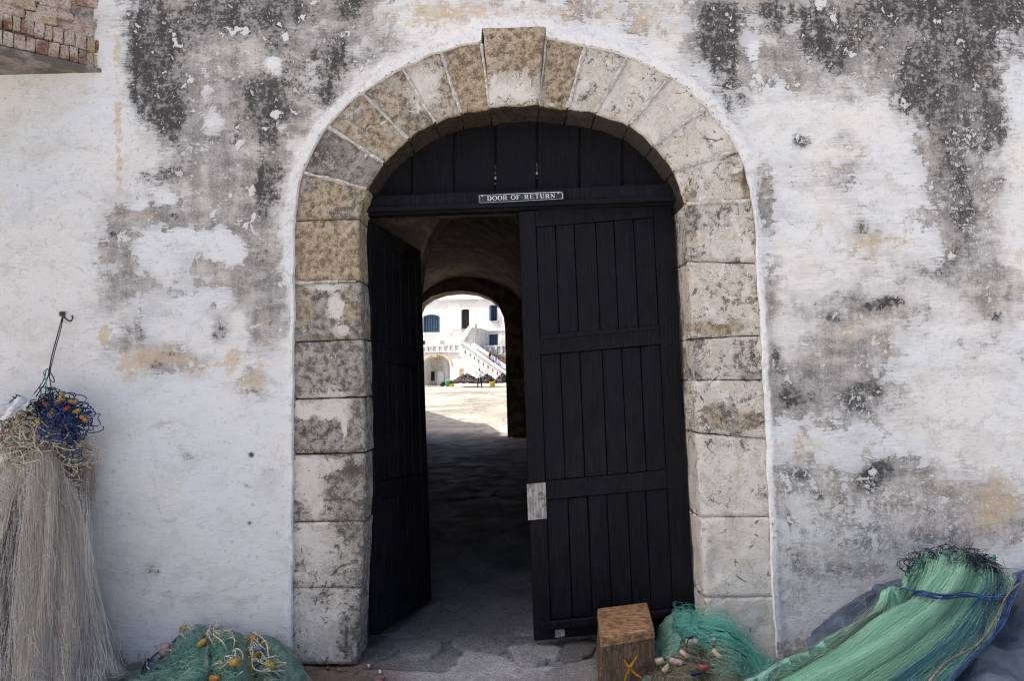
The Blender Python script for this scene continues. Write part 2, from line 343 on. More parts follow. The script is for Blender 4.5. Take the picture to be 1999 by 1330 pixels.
def mat_ground():
    b = NB('ground_stone'); c = b.attr('tint'); P = b.pos(kind='World'); n = b.noise(14, 9, .7, P); f = b.noise(85, 5, .7, P); g = b.noise(3, 6, .6, P)
    c = b.mix(b.ss(n, .42, .9, 0, .4), c, b.mix(1, c, (.5, .5, .5), 'MULTIPLY')); c = b.mix(b.ss(f, .56, .72, 0, .5), c, b.mix(1, c, (2.0, 2.0, 2.0), 'MULTIPLY'))
    c = b.mix(b.ss(f, .44, .3, 0, .4), c, b.mix(1, c, (.4, .4, .4), 'MULTIPLY'))
    b.bump(b.math('ADD', n, b.math('MULTIPLY', f, .35)), .005, .8); return b.out(c, b.ss(g, .3, .7, .72, .95))
def mat_far():
    b = NB('castle_limewash'); P = b.pos(kind='World'); n = b.noise(.9, 9, .68, P); s = b.noise(1.1, 8, .7, b.pos((1.6, 1.6, .35), 'World')); f = b.noise(6, 6, .7, P)
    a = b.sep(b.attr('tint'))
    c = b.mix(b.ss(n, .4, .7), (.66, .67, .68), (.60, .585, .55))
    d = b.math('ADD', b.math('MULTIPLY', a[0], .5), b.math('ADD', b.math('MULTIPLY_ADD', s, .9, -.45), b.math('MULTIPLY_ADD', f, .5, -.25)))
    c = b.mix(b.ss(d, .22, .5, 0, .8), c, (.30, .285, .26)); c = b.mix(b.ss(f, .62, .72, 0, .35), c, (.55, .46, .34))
    return b.out(c, .95)

M = dict(wall=mat_wall(), stone=mat_stone(), door=mat_door(), brick=mat_brick(), ground=mat_ground(), far=mat_far(),
    mortar=mat_simple('lime_mortar', (.60, .57, .52), .3, 40, .95, .005, dirt=(.2, .17, .13), kind='World'),
    oldmortar=mat_simple('dark_mortar', (.13, .115, .095), .4, 30, .95, .006, kind='World'),
    tunnel=mat_simple('passage_plaster', (.31, .26, .205), .40, 3, .95, .012, dirt=(.13, .105, .085), dirt_amt=.7, kind='World'),
    brickmortar=mat_simple('brick_mortar', (.34, .29, .25), .4, 30, .95, .006, kind='World'),
    oldplaster=mat_simple('old_grey_plaster', (.22, .195, .175), .4, 9, .95, .006, dirt=(.10, .085, .07), kind='World'),
    patch=mat_wood('bare_grey_wood', (.24, .22, .20), (.45, .43, .40), (60, 60, 5), (.10, .09, .08)),
    signplate=mat_simple('sign_plate', (.02, .024, .028), .4, 30, .5, .001, .4, dirt=(.16, .17, .18), dirt_amt=.12),
    signwhite=mat_simple('sign_white_paint', (.75, .76, .76), .15, 60, .6, 0, dirt=(.3, .3, .3), dirt_amt=.5),
    stooltop=mat_wood('stool_top_wood', (.23, .125, .06), (.40, .235, .125), (9, 26, 30), (.10, .055, .03)),
    stoolbody=mat_wood('stool_body_wood', (.085, .055, .033), (.17, .11, .066), (26, 26, 4), (.04, .03, .02)),
    orange=mat_simple('orange_paint', (.62, .26, .03), .35, 60, .7, .001, dirt=(.15, .08, .03), dirt_amt=.7),
    tarp=mat_simple('blue_tarp', (.055, .078, .115), .35, 6, .6, .002, .4, dirt=(.085, .10, .125), dirt_amt=.55),
    strand=mat_attr('net_twine', .7, 1, .15, 60, .0), body=mat_attr('net_mass', .9, 1, 0, 45, .3), float=mat_attr('float_foam', .8, 1, 0, 40, .45),
    rope_b=mat_simple('beige_cord', (.56, .50, .39), .3, 60, .85, 0), rope_blue=mat_simple('blue_cord', (.035, .065, .17), .4, 60, .8, 0),
    rope_navy=mat_simple('navy_cord', (.02, .032, .055), .4, 60, .8, 0), rope_brown=mat_simple('brown_cord', (.17, .13, .09), .4, 60, .85, 0), rope_green=mat_simple('green_cord', (.05, .36, .24), .3, 60, .8, 0),
    cloth=mat_simple('white_cloth', (.62, .61, .62), .15, 9, .9, .004), iron=mat_simple('rusty_iron', (.09, .06, .045), .5, 40, .8, .003),
    shutter=mat_simple('blue_shutter', (.05, .105, .18), .3, 6, .7, 0), dark=mat_simple('dark_interior', (.02, .02, .02), .3, 4, .9, 0), trim=mat_simple('peach_trim', (.66, .47, .31), .25, 3, .9, 0),
    ball=mat_simple('iron_ball', (.05, .042, .038), .4, 3, .7, 0), bin=mat_simple('green_plastic', (.03, .30, .16), .2, 4, .5, 0), yellow=mat_simple('yellow_plastic', (.62, .52, .06), .2, 4, .6, 0),
    skin=mat_simple('skin', (.10, .055, .035), .2, 9, .6, 0), white=mat_simple('white_fabric', (.72, .72, .74), .1, 9, .9, 0), lav=mat_simple('lavender_fabric', (.45, .42, .66), .1, 9, .9, 0), red=mat_simple('red_fabric', (.28, .05, .05), .2, 9, .9, 0), black=mat_simple('black_fabric', (.015, .015, .018), .2, 9, .9, 0))
# ------------------------------------------------------------------ arch outline (photograph pixels on the wall face)
JO = [(590,335),(640,245),(707,180),(785,131),(860,99),(938,80)]; JI = [(717,368),(750,318),(798,271),(850,239),(900,221),(957,211)]   # left springer .. keystone
KO = [(941,57),(1065,54)]; KR_O, KR_I = (1066,73), (1052,206)
RO = [KR_O,(1143,88),(1225,110),(1308,150),(1380,207),(1440,292),(1470,390)]; RI = [KR_I,(1108,212),(1163,220),(1228,243),(1275,283),(1315,333),(1338,397)]
LJ = [((590,335),(717,368)),((575,430),(700,426)),((573,552),(703,548)),((573,668),(708,662)),((572,780),(710,776)),((571,888),(712,885)),((570,1022),(711,1020)),((569,1150),(704,1150)),((568,1300),(696,1300))]
RJ = [((1470,390),(1338,397)),((1480,514),(1345,509)),((1488,655),(1352,661)),((1491,742),(1355,743)),((1497,858),(1360,846)),((1504,1010),(1369,1012)),((1511,1168),(1377,1168)),((1518,1290),(1382,1290))]
ext_left = crm([p[0] for p in LJ[::-1]]+JO[1:], 10); ext_right = crm(RO+[p[0] for p in RJ[1:]], 10)
EXT = np.vstack([ext_left, KO, ext_right])                     # from the left foot over the crown to the right foot
_d = np.gradient(EXT, axis=0); _d /= np.linalg.norm(_d, axis=1)[:, None]+1e-9; _e = np.c_[EXT/30, np.zeros(len(EXT))]; EXT = EXT+np.c_[_d[:, 1], -_d[:, 0]]*(fbm(_e, 1, 4, 3)*4.0)[:, None]
EXTW = at(EXT[:, 0], EXT[:, 1], 0.0)
EXTW[0, 2] = min(EXTW[0, 2], -.12); EXTW[-1, 2] = min(EXTW[-1, 2], -.12)
int_curve = np.vstack([crm([p[1] for p in LJ[::-1]]+JI[1:], 8), crm(RI+[p[1] for p in RJ[1:]], 8)])

# ------------------------------------------------------------------ the fort wall
WALL = empty('fort_wall', (0, 0, 0), 'tall weathered white plaster fort wall with black mould around a stone doorway', 'wall')
def lines(dense0, dense1, step, lo, hi, grow=1.35):
    c = list(np.arange(dense0, dense1+1e-6, step)); s = step
    while c[-1] < hi: s *= grow; c.append(min(hi, c[-1]+s))
    s = step
    while c[0] > lo: s *= grow; c.insert(0, max(lo, c[0]-s))
    return np.array(c)
gx = lines(-3.1, 3.12, .0125, -14, 14); gz_ = lines(0, 3.95, .0125, -.25, 9.0)
X, Z = np.meshgrid(gx, gz_, indexing='ij'); sh = X.shape; X = X.ravel().copy(); Z = Z.ravel().copy()
def seg_dist(px, pz, poly):                 # nearest distance / nearest point to a polyline
    best = np.full(len(px), 1e9); bx = np.zeros(len(px)); bz = np.zeros(len(px)); bi = np.zeros(len(px))
    for i in range(len(poly)-1):
        a, b = poly[i], poly[i+1]; d = b-a; L = d@d+1e-12
        t = np.clip(((px-a[0])*d[0]+(pz-a[1])*d[1])/L, 0, 1); qx = a[0]+t*d[0]; qz = a[1]+t*d[1]; dd = np.hypot(px-qx, pz-qz); m_ = dd < best
        best[m_] = dd[m_]; bx[m_] = qx[m_]; bz[m_] = qz[m_]; bi[m_] = i+t[m_]
    return best, bx, bz, bi
def inside(px, pz, poly):
    r_ = np.zeros(len(px), bool); n = len(poly)
    for i in range(n):
        x1, z1 = poly[i]; x2, z2 = poly[(i+1) % n]
        c = ((z1 > pz) != (z2 > pz)) & (px < (x2-x1)*(pz-z1)/((z2-z1)+1e-12)+x1); r_ ^= c
    return r_
poly2 = EXTW[:, [0, 2]]; near = (np.abs(X) < 2.2) & (Z < 3.9)
dist = np.full(len(X), 9.0); ins = np.zeros(len(X), bool); bi = np.zeros(len(X))
d_, qx, qz, b_ = seg_dist(X[near], Z[near], poly2); dist[near] = d_; bi[near] = b_; ins[near] = inside(X[near], Z[near], np.vstack([poly2, [[poly2[-1, 0], -1], [poly2[0, 0], -1]]]))
sn = near.copy(); sn[near] = d_ < .0071; X[sn] = qx[d_ < .0071]; Z[sn] = qz[d_ < .0071]; ins[sn] = False; dist[sn] = 0
# pixel coordinates of every wall vertex, to lay the stains where they are on the wall
W3 = np.stack([X, np.zeros_like(X), Z], 1); dv = W3-CAM; dep = dv@_f; PX = PCX+FPX*(dv@_r)/dep; PY = PCY-FPX*(dv@_u)/dep
def blobs(L, wob=.35, seed=3):
    o = np.zeros(len(PX)); wx = fbm(W3, 3.5, 3, seed)*60*wob; wy = fbm(W3, 3.5, 3, seed+50)*60*wob
    for cx, cy, rx, ry, s in L:
        q = ((PX+wx-cx)/rx)**2+((PY+wy-cy)/ry)**2; o += s*np.exp(-q*.9)
    return o
def soft_poly(P, soft, seed):
    wx = fbm(W3, 5, 4, seed)*28; wy = fbm(W3, 5, 4, seed+9)*22; P = np.array(P, float); x, y = PX+wx, PY+wy
    i_ = inside(x, y, P); d, *_ = seg_dist(x, y, np.vstack([P, P[:1]])); return np.where(i_, .5+.5*np.clip(d/soft, 0, 1), .5-.5*np.clip(d/soft, 0, 1))
PA = [(243,-300),(745,-300),(738,100),(650,225),(585,330),(562,400),(548,560),(545,640),(480,650),(425,600),(400,560),(330,600),(190,592),(212,500),(200,430),(215,392),(330,372),(305,300),(268,205),(240,110)]
PB = [(1345,-300),(2300,-300),(2300,120),(1990,130),(1960,150),(1975,250),(1975,400),(1960,500),(1975,600),(1950,640),(1905,590),(1860,520),(1835,400),(1800,270),(1740,170),(1690,160),(1600,180),(1480,160),(1450,220),(1420,200),(1365,110)]
qa, qb = soft_poly(PA, 45, 21), soft_poly(PB, 45, 33); G = qa*.96 + qb*.74
G += blobs([(290,500,50,55,-.9),(250,475,30,30,-.6),(395,470,62,30,-1.0),(450,490,30,40,-.5),(530,137,15,16,-1.4),(330,395,18,9,-.9),(270,402,16,10,-.9),(585,55,45,45,-.35),(685,85,35,40,-.3),(612,170,25,60,-.5),(410,190,14,70,-.55),(420,240,18,30,-.6),
  (600,300,30,20,-.8),(560,255,14,10,-.8),(480,300,20,30,-.3),(330,530,40,30,-.6),(440,560,35,25,-.4),(470,620,30,40,-.5),
  (1960,75,40,30,-.5),(1985,190,40,70,-.7),(1985,290,60,60,-.6),(1760,230,25,50,-.4),(1550,60,60,60,-.25),(1480,110,30,60,-.3),(1980,420,30,80,-.5),
  (800,80,60,45,.35),(760,180,50,40,.4),(900,20,90,25,.25),(1150,20,80,25,.25),(1260,60,60,40,.3),(1340,130,35,50,.4),(1490,380,28,60,.5),(1510,620,16,120,.5),(1660,350,60,50,.42),(1690,460,40,60,.4),(1570,275,30,26,.5),(1645,265,24,30,.42),
  (1690,600,130,35,.42),(1640,650,60,30,.45),(1800,540,60,30,.4),(1600,720,90,45,.36),(1700,700,60,50,.4),(1540,770,40,50,.4),(1690,780,80,60,.42),(1590,780,80,40,.35),(1560,930,55,40,.42),(1715,930,70,50,.42),(1780,990,80,90,.46),(1950,1000,70,60,.6),(1900,1040,80,60,.4),(1640,1080,70,50,.5),(1700,1110,80,50,.45),(1560,1070,50,60,.32),(1860,1000,60,60,.35),(1550,1150,60,80,.3),(1650,990,60,50,.32),(1520,980,20,60,.4),
  (300,700,90,45,.34),(370,700,60,30,.3),(440,645,30,40,.55),(500,740,45,45,.40),(520,680,35,60,.40),(250,670,60,40,.25),(240,480,50,25,.4),(350,850,70,40,.2),(320,1140,60,30,.25),(420,1170,90,20,.22)])
K = blobs([(270,50,36,100,.55),(330,110,45,110,.42),(410,25,60,32,.5),(480,30,60,50,.4),(560,15,70,30,.45),(330,220,40,60,.42),(300,340,60,22,.45),(480,170,60,40,.34),(520,215,70,50,.4),(690,15,40,30,.75),(670,110,40,50,.5),(640,180,40,40,.42),(430,265,60,30,.36),(380,320,40,25,.35),(520,370,40,50,.55),(350,425,60,22,.45),(440,645,18,28,.85),(232,455,30,16,.6),(300,715,25,15,.6),(500,755,30,18,.45),(330,685,24,12,.5),(520,560,38,60,.34),(500,480,45,50,.26),(280,190,30,60,.35),(600,120,40,60,.25),
  (1400,55,42,60,.6),(1408,125,30,60,.75),(1440,195,32,30,.6),(1425,240,26,20,.4),(1500,35,70,30,.36),(1600,90,90,50,.35),(1638,120,24,50,.55),(1750,25,170,45,.55),(1900,15,120,30,.7),(1995,40,24,80,.8),(1900,80,60,40,.35),(1760,130,90,60,.42),(1850,110,70,50,.4),(1920,130,30,50,.5),(1780,195,40,40,.45),(1850,205,60,50,.42),(1910,220,55,60,.62),(1880,275,60,40,.55),(1935,250,30,30,.4),(1870,350,50,60,.6),(1950,340,36,40,.45),(1890,430,50,60,.6),(1868,515,40,45,.42),(1935,560,26,55,.34),(1950,612,24,18,.6),
  (1490,358,24,28,.5),(1500,425,18,34,.42),(1570,278,20,18,.6),(1645,262,18,18,.5),(1662,350,32,28,.35),(1686,452,24,38,.6),(1700,540,24,10,.45),(1812,538,30,20,.5),(1714,594,26,12,.7),(1745,602,60,18,.45),(1632,622,26,12,.65),(1586,602,16,7,.5),(1520,700,18,30,.65),(1535,770,26,30,.85),(1590,768,46,22,.55),(1692,772,44,38,.9),(1660,802,60,30,.4),(1775,640,14,8,.5),(1562,920,36,13,.95),(1602,958,20,14,.75),(1715,918,40,30,.9),(1690,950,40,26,.45),(1541,1025,6,32,.75),(1900,690,10,8,.5),(1812,718,14,8,.4),(1690,1110,40,30,.25),
  (495,888,8,10,.9),(485,950,10,10,.6),(480,1030,8,7,.8),(365,890,34,16,.42),(292,1115,34,16,.4),(530,925,18,16,.36),(430,1240,60,10,.2),(160,580,40,40,.1),(35,600,18,8,.3)], .3, 7)
O = blobs([(236,100,12,50,.55),(232,215,12,60,.45),(230,330,9,80,.45),(204,655,12,18,.85),(245,712,34,32,.46),(300,700,46,32,.42),(375,712,50,24,.42),(450,700,24,24,.62),(485,745,40,25,.45),(518,690,22,70,.34),(1000,20,280,32,.36),(850,50,90,40,.28),(1300,60,80,40,.22),(1560,160,70,18,.32),(1640,320,24,20,.35),(1600,430,40,30,.35),(1690,480,50,30,.4),(1760,470,30,40,.3),(1810,700,30,40,.25),(1960,970,60,70,.42),(1930,1010,40,40,.3),(1560,860,60,30,.35),(1700,880,60,30,.3),(1860,880,60,40,.2),(1985,500,40,150,.25),(1980,300,40,80,.25),(1650,640,100,50,.2),(320,1160,50,24,.3),(470,1150,80,20,.2),(280,420,40,20,.35),(350,540,30,20,.3),(460,540,40,30,.28),(700,250,40,40,.3),(560,560,18,200,.12)], .3, 13)
K += .13*qa*(1-sstep(60, 380, PY))+.10*qb*(1-sstep(40, 180, PY)); up = sstep(0, .3, G)*sstep(760, 300, PY) if False else np.clip(G, 0, 1)*(1-sstep(300, 760, PY))
S3 = np.stack([X*5.5, X*0, Z*.7], 1); K += up*np.clip(fbm(S3, 1, 3, 101)+.05, 0, 1)*.9; G += np.where(PY < 760, 1, .6)*(fbm(W3*[1, 1, 1.8], 2.4, 4, 103)*.30)-up*np.clip(fbm(S3+9, 1, 3, 105), 0, 1)*.5
G += .34*np.exp(-((PY-15)/75)**2)*((PX > 700) & (PX < 1400)); G += .16*(1-sstep(900, 1300, PY))*((PX > 1480))-.02
O = O*1.25+.22*np.clip(G, 0, 1)*np.clip(fbm(W3, 1.7, 3, 131), 0, 1)*2
out_v = np.maximum(np.maximum(-80-PX, PX-2080), np.maximum(-40-PY, 0)); far_n = fbm(W3, .7, 4, 77)
G = np.where(out_v > 0, G*np.exp(-out_v/300)+(.35+.6*far_n)*(1-np.exp(-out_v/300)), G)
left_leg = (PX < 580) & (PY > 560); rimw = np.where(left_leg, .03, np.where((PX > 1440) & (PY > 330), .05, .085))
RIM = np.where(ins, 0, np.clip(1.12-dist/rimw, 0, 1)); RIM *= np.where((PX > 1440) & (PY > 330), .75, 1)
SPL = np.clip(1-(Z-.02)/.16, 0, 1)*.75
RGH = blobs([(1640,1040,170,150,.9),(1560,1180,90,120,.8),(1560,940,60,60,.6),(1800,1050,90,80,.6),(1900,350,70,250,.7),(1690,780,90,60,.6),(1430,150,60,120,.3),(520,150,160,140,.25)], .3, 19).clip(0, 1)
relief = fbm(W3, .8, 3, 5)*.012+fbm(W3, 4, 3, 6)*.004+np.clip(G, 0, 1)*.002-np.where(RIM > 0, .010*sstep(0, .5, RIM), 0)+fbm(W3, 22, 2, 8)*.0012
relief[sn] = -.010
V = np.stack([X, relief, Z], 1); F = grid_faces(*sh); cx_ = X[F].mean(1); cz_ = Z[F].mean(1); nf = near[F].all(1)
kill = np.zeros(len(F), bool); kill[nf] = inside(cx_[nf], cz_[nf], np.vstack([poly2, [[poly2[-1, 0], -1], [poly2[0, 0], -1]]])); F = F[~kill]
used = np.unique(F); remap = np.full(len(V), -1); remap[used] = np.arange(len(used)); F = remap[F]; F = F[:, ::-1] if False else F
plaster = mesh('plaster', V[used], F, M['wall'], WALL, True, dict(stain=np.stack([G, K, O], 1)[used].clip(-1, 2), stain2=np.stack([RIM, SPL, RGH], 1)[used]))
# the plaster's return into the stone surround
n_ = len(EXTW); ys = [-.010, -.003, .02, .06]; offs = [0, .004, .007, .009]
mid = np.array([poly2[:, 0].mean(), 1.6]); nd = np.gradient(poly2, axis=0); nd /= np.linalg.norm(nd, axis=1)[:, None]+1e-9; inn = np.stack([nd[:, 1], -nd[:, 0]], 1)
VV = np.concatenate([np.stack([poly2[:, 0]+inn[:, 0]*o, np.full(n_, y), poly2[:, 1]+inn[:, 1]*o], 1) for y, o in zip(ys, offs)])
FF = grid_faces(len(ys), n_); k_ = len(VV)
mesh('plaster_edge', VV, FF, M['wall'], WALL, True, dict(stain=np.tile([.25, .12, .2], (k_, 1)), stain2=np.tile([.8, 0, 0], (k_, 1))))

# ------------------------------------------------------------------ dressed stones of the surround
SW = [(640,564,42,9,.7),(656,600,16,26,.8),(672,640,16,12,.7),(598,800,36,18,.9),(650,796,28,26,.9),(668,838,7,34,1.0),(600,950,34,60,.6),(640,905,60,14,.5),(615,1075,46,50,.5),(620,1215,46,60,.3),(690,960,26,48,-.8),(640,850,50,28,-.45),(706,1080,10,60,-.9),(690,1240,20,40,-.5),(583,300,12,30,.2),
  (1000,180,52,30,.6),(1000,90,40,36,-.5),(905,160,26,46,-.35),(1085,140,24,46,-.3),(640,390,60,22,-.3),(1400,640,50,10,-.7),(1352,430,10,40,-.7),(1440,825,52,16,-.8),(1390,800,24,16,-.6),(1420,470,50,30,.2),(1460,360,12,34,-.8),(1380,330,30,20,.2),(830,170,26,36,.5),(690,230,20,20,.3)]
SD = [(690,918,26,16,.7),(642,1205,18,9,.9),(676,1240,5,44,.9),(620,1284,60,7,.9),(582,500,8,120,.5),(620,300,34,26,.45),(650,690,40,10,.3),(1470,450,16,60,.45),(1478,620,14,80,.6),(1484,705,22,34,.7),(1440,690,44,18,.45),(1410,511,20,6,1.5),(1392,743,20,6,1.5),(1430,852,70,6,1.3),(1488,1024,9,9,1.2),(1475,1050,8,8,.9),(1458,350,9,40,.8),(640,885,70,4,.8),(640,1021,70,5,.9),(640,662,60,4,.6),(1490,1100,5,90,.5)]
def px_of(P): d = P-CAM; dp = d@_f; return PCX+FPX*(d@_r)/dp, PCY-FPX*(d@_u)/dp
def gsum(P, L, seed):
    x, y = px_of(P); x = x+fbm(P, 9, 3, seed)*14; y = y+fbm(P, 9, 3, seed+5)*12; o = np.zeros(len(P))
    for cx, cy, rx, ry, s_ in L: o += s_*np.exp(-(((x-cx)/rx)**2+((y-cy)/ry)**2))
    return o
def stone(name, fo, fi, y0, colr, soff=.30, nt=20, arch=False, gap=.02, seed=0, er=.006):
    tt = np.concatenate([[gap], np.linspace(gap, 1-gap, nt), [1-gap]])
    prof = [(0, .07), (0, .006), (.015, .001)]+[(s, 0) for s in np.linspace(.05, .93, 17)]+[(.965, .0025), (.99, .008), (1, .018)]+[(1, y) for y in np.linspace(.045, soff, 7)]
    V = np.zeros((len(tt), len(prof), 3)); A = np.zeros((len(tt), len(prof), 1))
    for i, t in enumerate(tt):
        po, pi = at(*fo(t), 0.0), at(*fi(t), 0.0); edge = min(t-gap, 1-gap-t)/(1-2*gap)
        for j, (s, y) in enumerate(prof):
            p = po*(1-s)+pi*s; yy = y0+y+(.05 if i in (0, len(tt)-1) else er*(1-sstep(0, .06, edge)))
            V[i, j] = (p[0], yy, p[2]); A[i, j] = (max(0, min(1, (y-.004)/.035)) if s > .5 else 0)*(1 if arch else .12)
    Pn = V.reshape(-1, 3); d = fbm(Pn+seed*3.7, 9, 4, 40+seed)*.0085+fbm(Pn+seed, 40, 3, 41)*.0030
    chip = np.clip(fbm(Pn+seed*1.3, 6, 4, 60)-.18, 0, 1)*.06
    jj = np.tile(np.arange(len(prof)), len(tt)); fr = jj < 21
    V2 = Pn.copy(); V2[:, 1] += np.where(fr, d+chip*np.where(jj > 16, 1, .35), 0)
    # soffit roughness pushes along the in-plane direction
    dirs = np.zeros_like(Pn); cen = at(1028, 620, 0.0); q = cen-Pn; q[:, 1] = 0; q /= np.linalg.norm(q, axis=1)[:, None]; V2 += np.where(~fr, -(d+chip*.5), 0)[:, None]*q
    V2[:, 0] += fbm(Pn+seed*5.1, 11, 3, 70)*.006; V2[:, 2] += fbm(Pn+seed*5.1, 11, 3, 73)*.006
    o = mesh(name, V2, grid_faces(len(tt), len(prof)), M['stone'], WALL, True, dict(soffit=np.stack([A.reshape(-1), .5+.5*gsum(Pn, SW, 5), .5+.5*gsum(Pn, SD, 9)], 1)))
    o.color = (*colr, 1); return o
def seg(P, k):
    P = np.array(P, float); return lambda t: crm_eval(P, np.array([k+t]))[0]
vc = [(.30,.25,.46),(.34,.70,.26),(.38,.60,.22),(.44,.65,.12),(.30,.90,.06)]
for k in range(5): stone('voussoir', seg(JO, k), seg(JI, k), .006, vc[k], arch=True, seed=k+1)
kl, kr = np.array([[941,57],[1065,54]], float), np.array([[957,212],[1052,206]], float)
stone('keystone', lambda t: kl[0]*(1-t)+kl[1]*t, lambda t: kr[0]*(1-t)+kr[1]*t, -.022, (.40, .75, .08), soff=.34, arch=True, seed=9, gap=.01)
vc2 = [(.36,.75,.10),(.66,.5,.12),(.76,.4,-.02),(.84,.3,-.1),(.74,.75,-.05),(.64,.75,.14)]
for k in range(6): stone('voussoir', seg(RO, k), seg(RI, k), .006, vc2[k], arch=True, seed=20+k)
lc = [(.20,.60,.22),(.12,.95,.05),(.20,.45,.15),(.36,.30,.14),(.16,.25,.20),(.34,.25,.20),(.46,.25,.06),(.50,.2,.06)]
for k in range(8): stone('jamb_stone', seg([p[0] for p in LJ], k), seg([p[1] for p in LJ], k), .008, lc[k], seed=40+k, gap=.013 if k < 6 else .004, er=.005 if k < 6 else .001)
rc = [(.62,.5,.10),(.66,.7,.04),(.60,.2,.30),(.66,.5,.10),(.76,.3,.02),(.84,.3,-.06),(.80,.3,.0)]
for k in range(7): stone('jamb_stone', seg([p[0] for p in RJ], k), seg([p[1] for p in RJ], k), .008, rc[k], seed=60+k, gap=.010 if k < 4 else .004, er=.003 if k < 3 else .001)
# bedding behind the stones
OUTL = np.vstack([crm([p[0] for p in LJ[::-1]]+JO[1:], 6), crm(RO+[p[0] for p in RJ[1:]], 6)]); INL = np.vstack([crm([p[1] for p in LJ[::-1]]+JI[1:], 6), crm(RI+[p[1] for p in RJ[1:]], 6)])
ow, iw = at(OUTL[:, 0], OUTL[:, 1], 0.0), at(INL[:, 0], INL[:, 1], 0.0)
rings = []
for s, y in ((-.02, .045), (.5, .042), (.95, .045), (.965, .10), (.965, .30)):
    p = ow*(1-s)+iw*s; p[:, 1] = y; rings.append(p)
mesh('bedding_mortar', np.concatenate(rings), grid_faces(5, len(ow)), M['oldmortar'], WALL, True)
def pointing(a, b, wpx, y=-.001, seed=0):
    n = 12; A = at(*a, 0.0); B = at(*b, 0.0); d = nrm(B-A); sd_ = np.array([d[2], 0, -d[0]]); rows = []
    for t in np.linspace(.0, .985, n):
        c = A*(1-t)+B*t; wv = wpx/337/2*(1+.2*math.sin(t*23+seed)+.2*math.sin(t*61+seed*2)); off = .0015*math.sin(t*9+seed)
        for s, yy in ((-1.25, .05), (-1, y+.010), (-.5, y), (.5, y), (1, y+.010), (1.25, .05)):
            q = c+sd_*(s*wv+off); q[1] = yy+.0015*math.sin(t*40+s*3+seed); rows.append(q)
    mesh('mortar_joint', np.array(rows), grid_faces(n, 6), M['mortar'], WALL, True)
for k in range(0, 5): pointing(JO[k], JI[k], 8, seed=k)
pointing((940,84), (957,211), 7, seed=7); pointing(KR_O, KR_I, 5, .002, seed=8)
for k in range(1, 7): pointing(RO[k], RI[k], 9 if k > 3 else 8, seed=10+k)
pointing(LJ[2][0], (660, 549), 6, .001, seed=30); pointing((612,550), (695,548), 3, .004, seed=31)
# thickness of the wall behind the surround (reveal behind the door, sides and crown)
rv = []
for y, gro in ((.30, .0), (.30, .10), (.62, .16)):
    q = iw+(iw-np.array([.1, 0, 1.5]))*np.array([gro/1.0, 0, gro*.6]); q[:, 1] = y; rv.append(q)
mesh('rear_reveal', np.concatenate(rv), grid_faces(3, len(iw)), M['tunnel'], WALL, True)

# ------------------------------------------------------------------ doors
def bil(C):
    TL, TR, BR, BL = [np.asarray(c, float) for c in C]
    N = nrm(np.cross(TR-TL, BL-TL)); N = N if N[1] < 0 else -N
    return (lambda u, v, d=0.0: (TL*(1-u)+TR*u)*(1-v)+(BL*(1-u)+BR*u)*v+N*d)
def leaf(root, fn, planks, seed, flip=False, th=.05):
    rnd = random.Random(seed)
    def piece(name, u0, u1, v0, v1, front, back, mat=M['door'], bev=.003, wob=0.0):
        j = lambda: rnd.uniform(-wob, wob)
        a = [(u0+j(), v0+j()), (u1+j(), v0+j()), (u1+j(), v1+j()), (u0+j(), v1+j())]
        return prism(name, np.array([fn(u, v, front) for u, v in a]), np.array([fn(u, v, back) for u, v in a]), mat, root, bev)
    uL, uR = .105, .875
    piece('stile', 0, uL, 0, 1, .0, -th); piece('stile', uR, 1, 0, 1, .0, -th)
    V_ = [(.040, .305), (.345, .640), (.683, .958)]
    piece('rail', uL, uR, 0, V_[0][0], -.002, -th); piece('rail', uL, uR, V_[0][1], V_[1][0], -.002, -th); piece('rail', uL, uR, V_[1][1], V_[2][0], -.002, -th); piece('rail', uL, uR, V_[2][1], 1, -.002, -th)
    piece('moulding', uL, uR, V_[0][1]-.006, V_[0][1]+.004, .008, -.004); 
    for (v0, v1) in V_:
        e = np.linspace(uL, uR, planks+1); e[1:-1] += np.array([rnd.uniform(-.012, .012) for _ in range(planks-1)])
        for k in range(planks): piece('plank', e[k]+.0028, e[k+1]-.0028, v0+.001, v1-.001, -.008+rnd.uniform(-.002, .002), -.034, wob=.0006)
        back = piece('panel_back', uL, uR, v0, v1, -.036, -th+.006)
    return piece
rdc = [at(1013, 413, .185), at(1312, 388, .235), at(1356, 1222, .235), at(1043, 1253, .185)]
fnR = bil(rdc)
RD = empty('door_leaf', rdc[2]*[1, 1, 0], 'black plank door leaf standing shut, with a pale bare wood patch on its edge', 'door', 'door leaves of the doorway')
pc = leaf(RD, fnR, 6, 4)
pc('ledge', .045, 1, .956, .974, .034, -.002, bev=.005)
pp = pc('repair_patch', -.012, .105, .642, .725, .010, .0005, M['patch'], .002); pp['label'] = 'pale bare wood repair patch'
pc('door_shoe', .13, .19, .978, .996, .012, -.002, M['patch'], .003)
ldc = [at(722, 428, .235), at(821, 489, 1.0), at(843, 1174, 1.0), at(736, 1242, .235)]
fnL0 = bil(ldc)
LD = empty('door_leaf', ldc[3]*[1, 1, 0], 'black plank door leaf swung open inwards against the dark passage', 'door', 'door leaves of the doorway')
leaf(LD, fnL0, 5, 8)
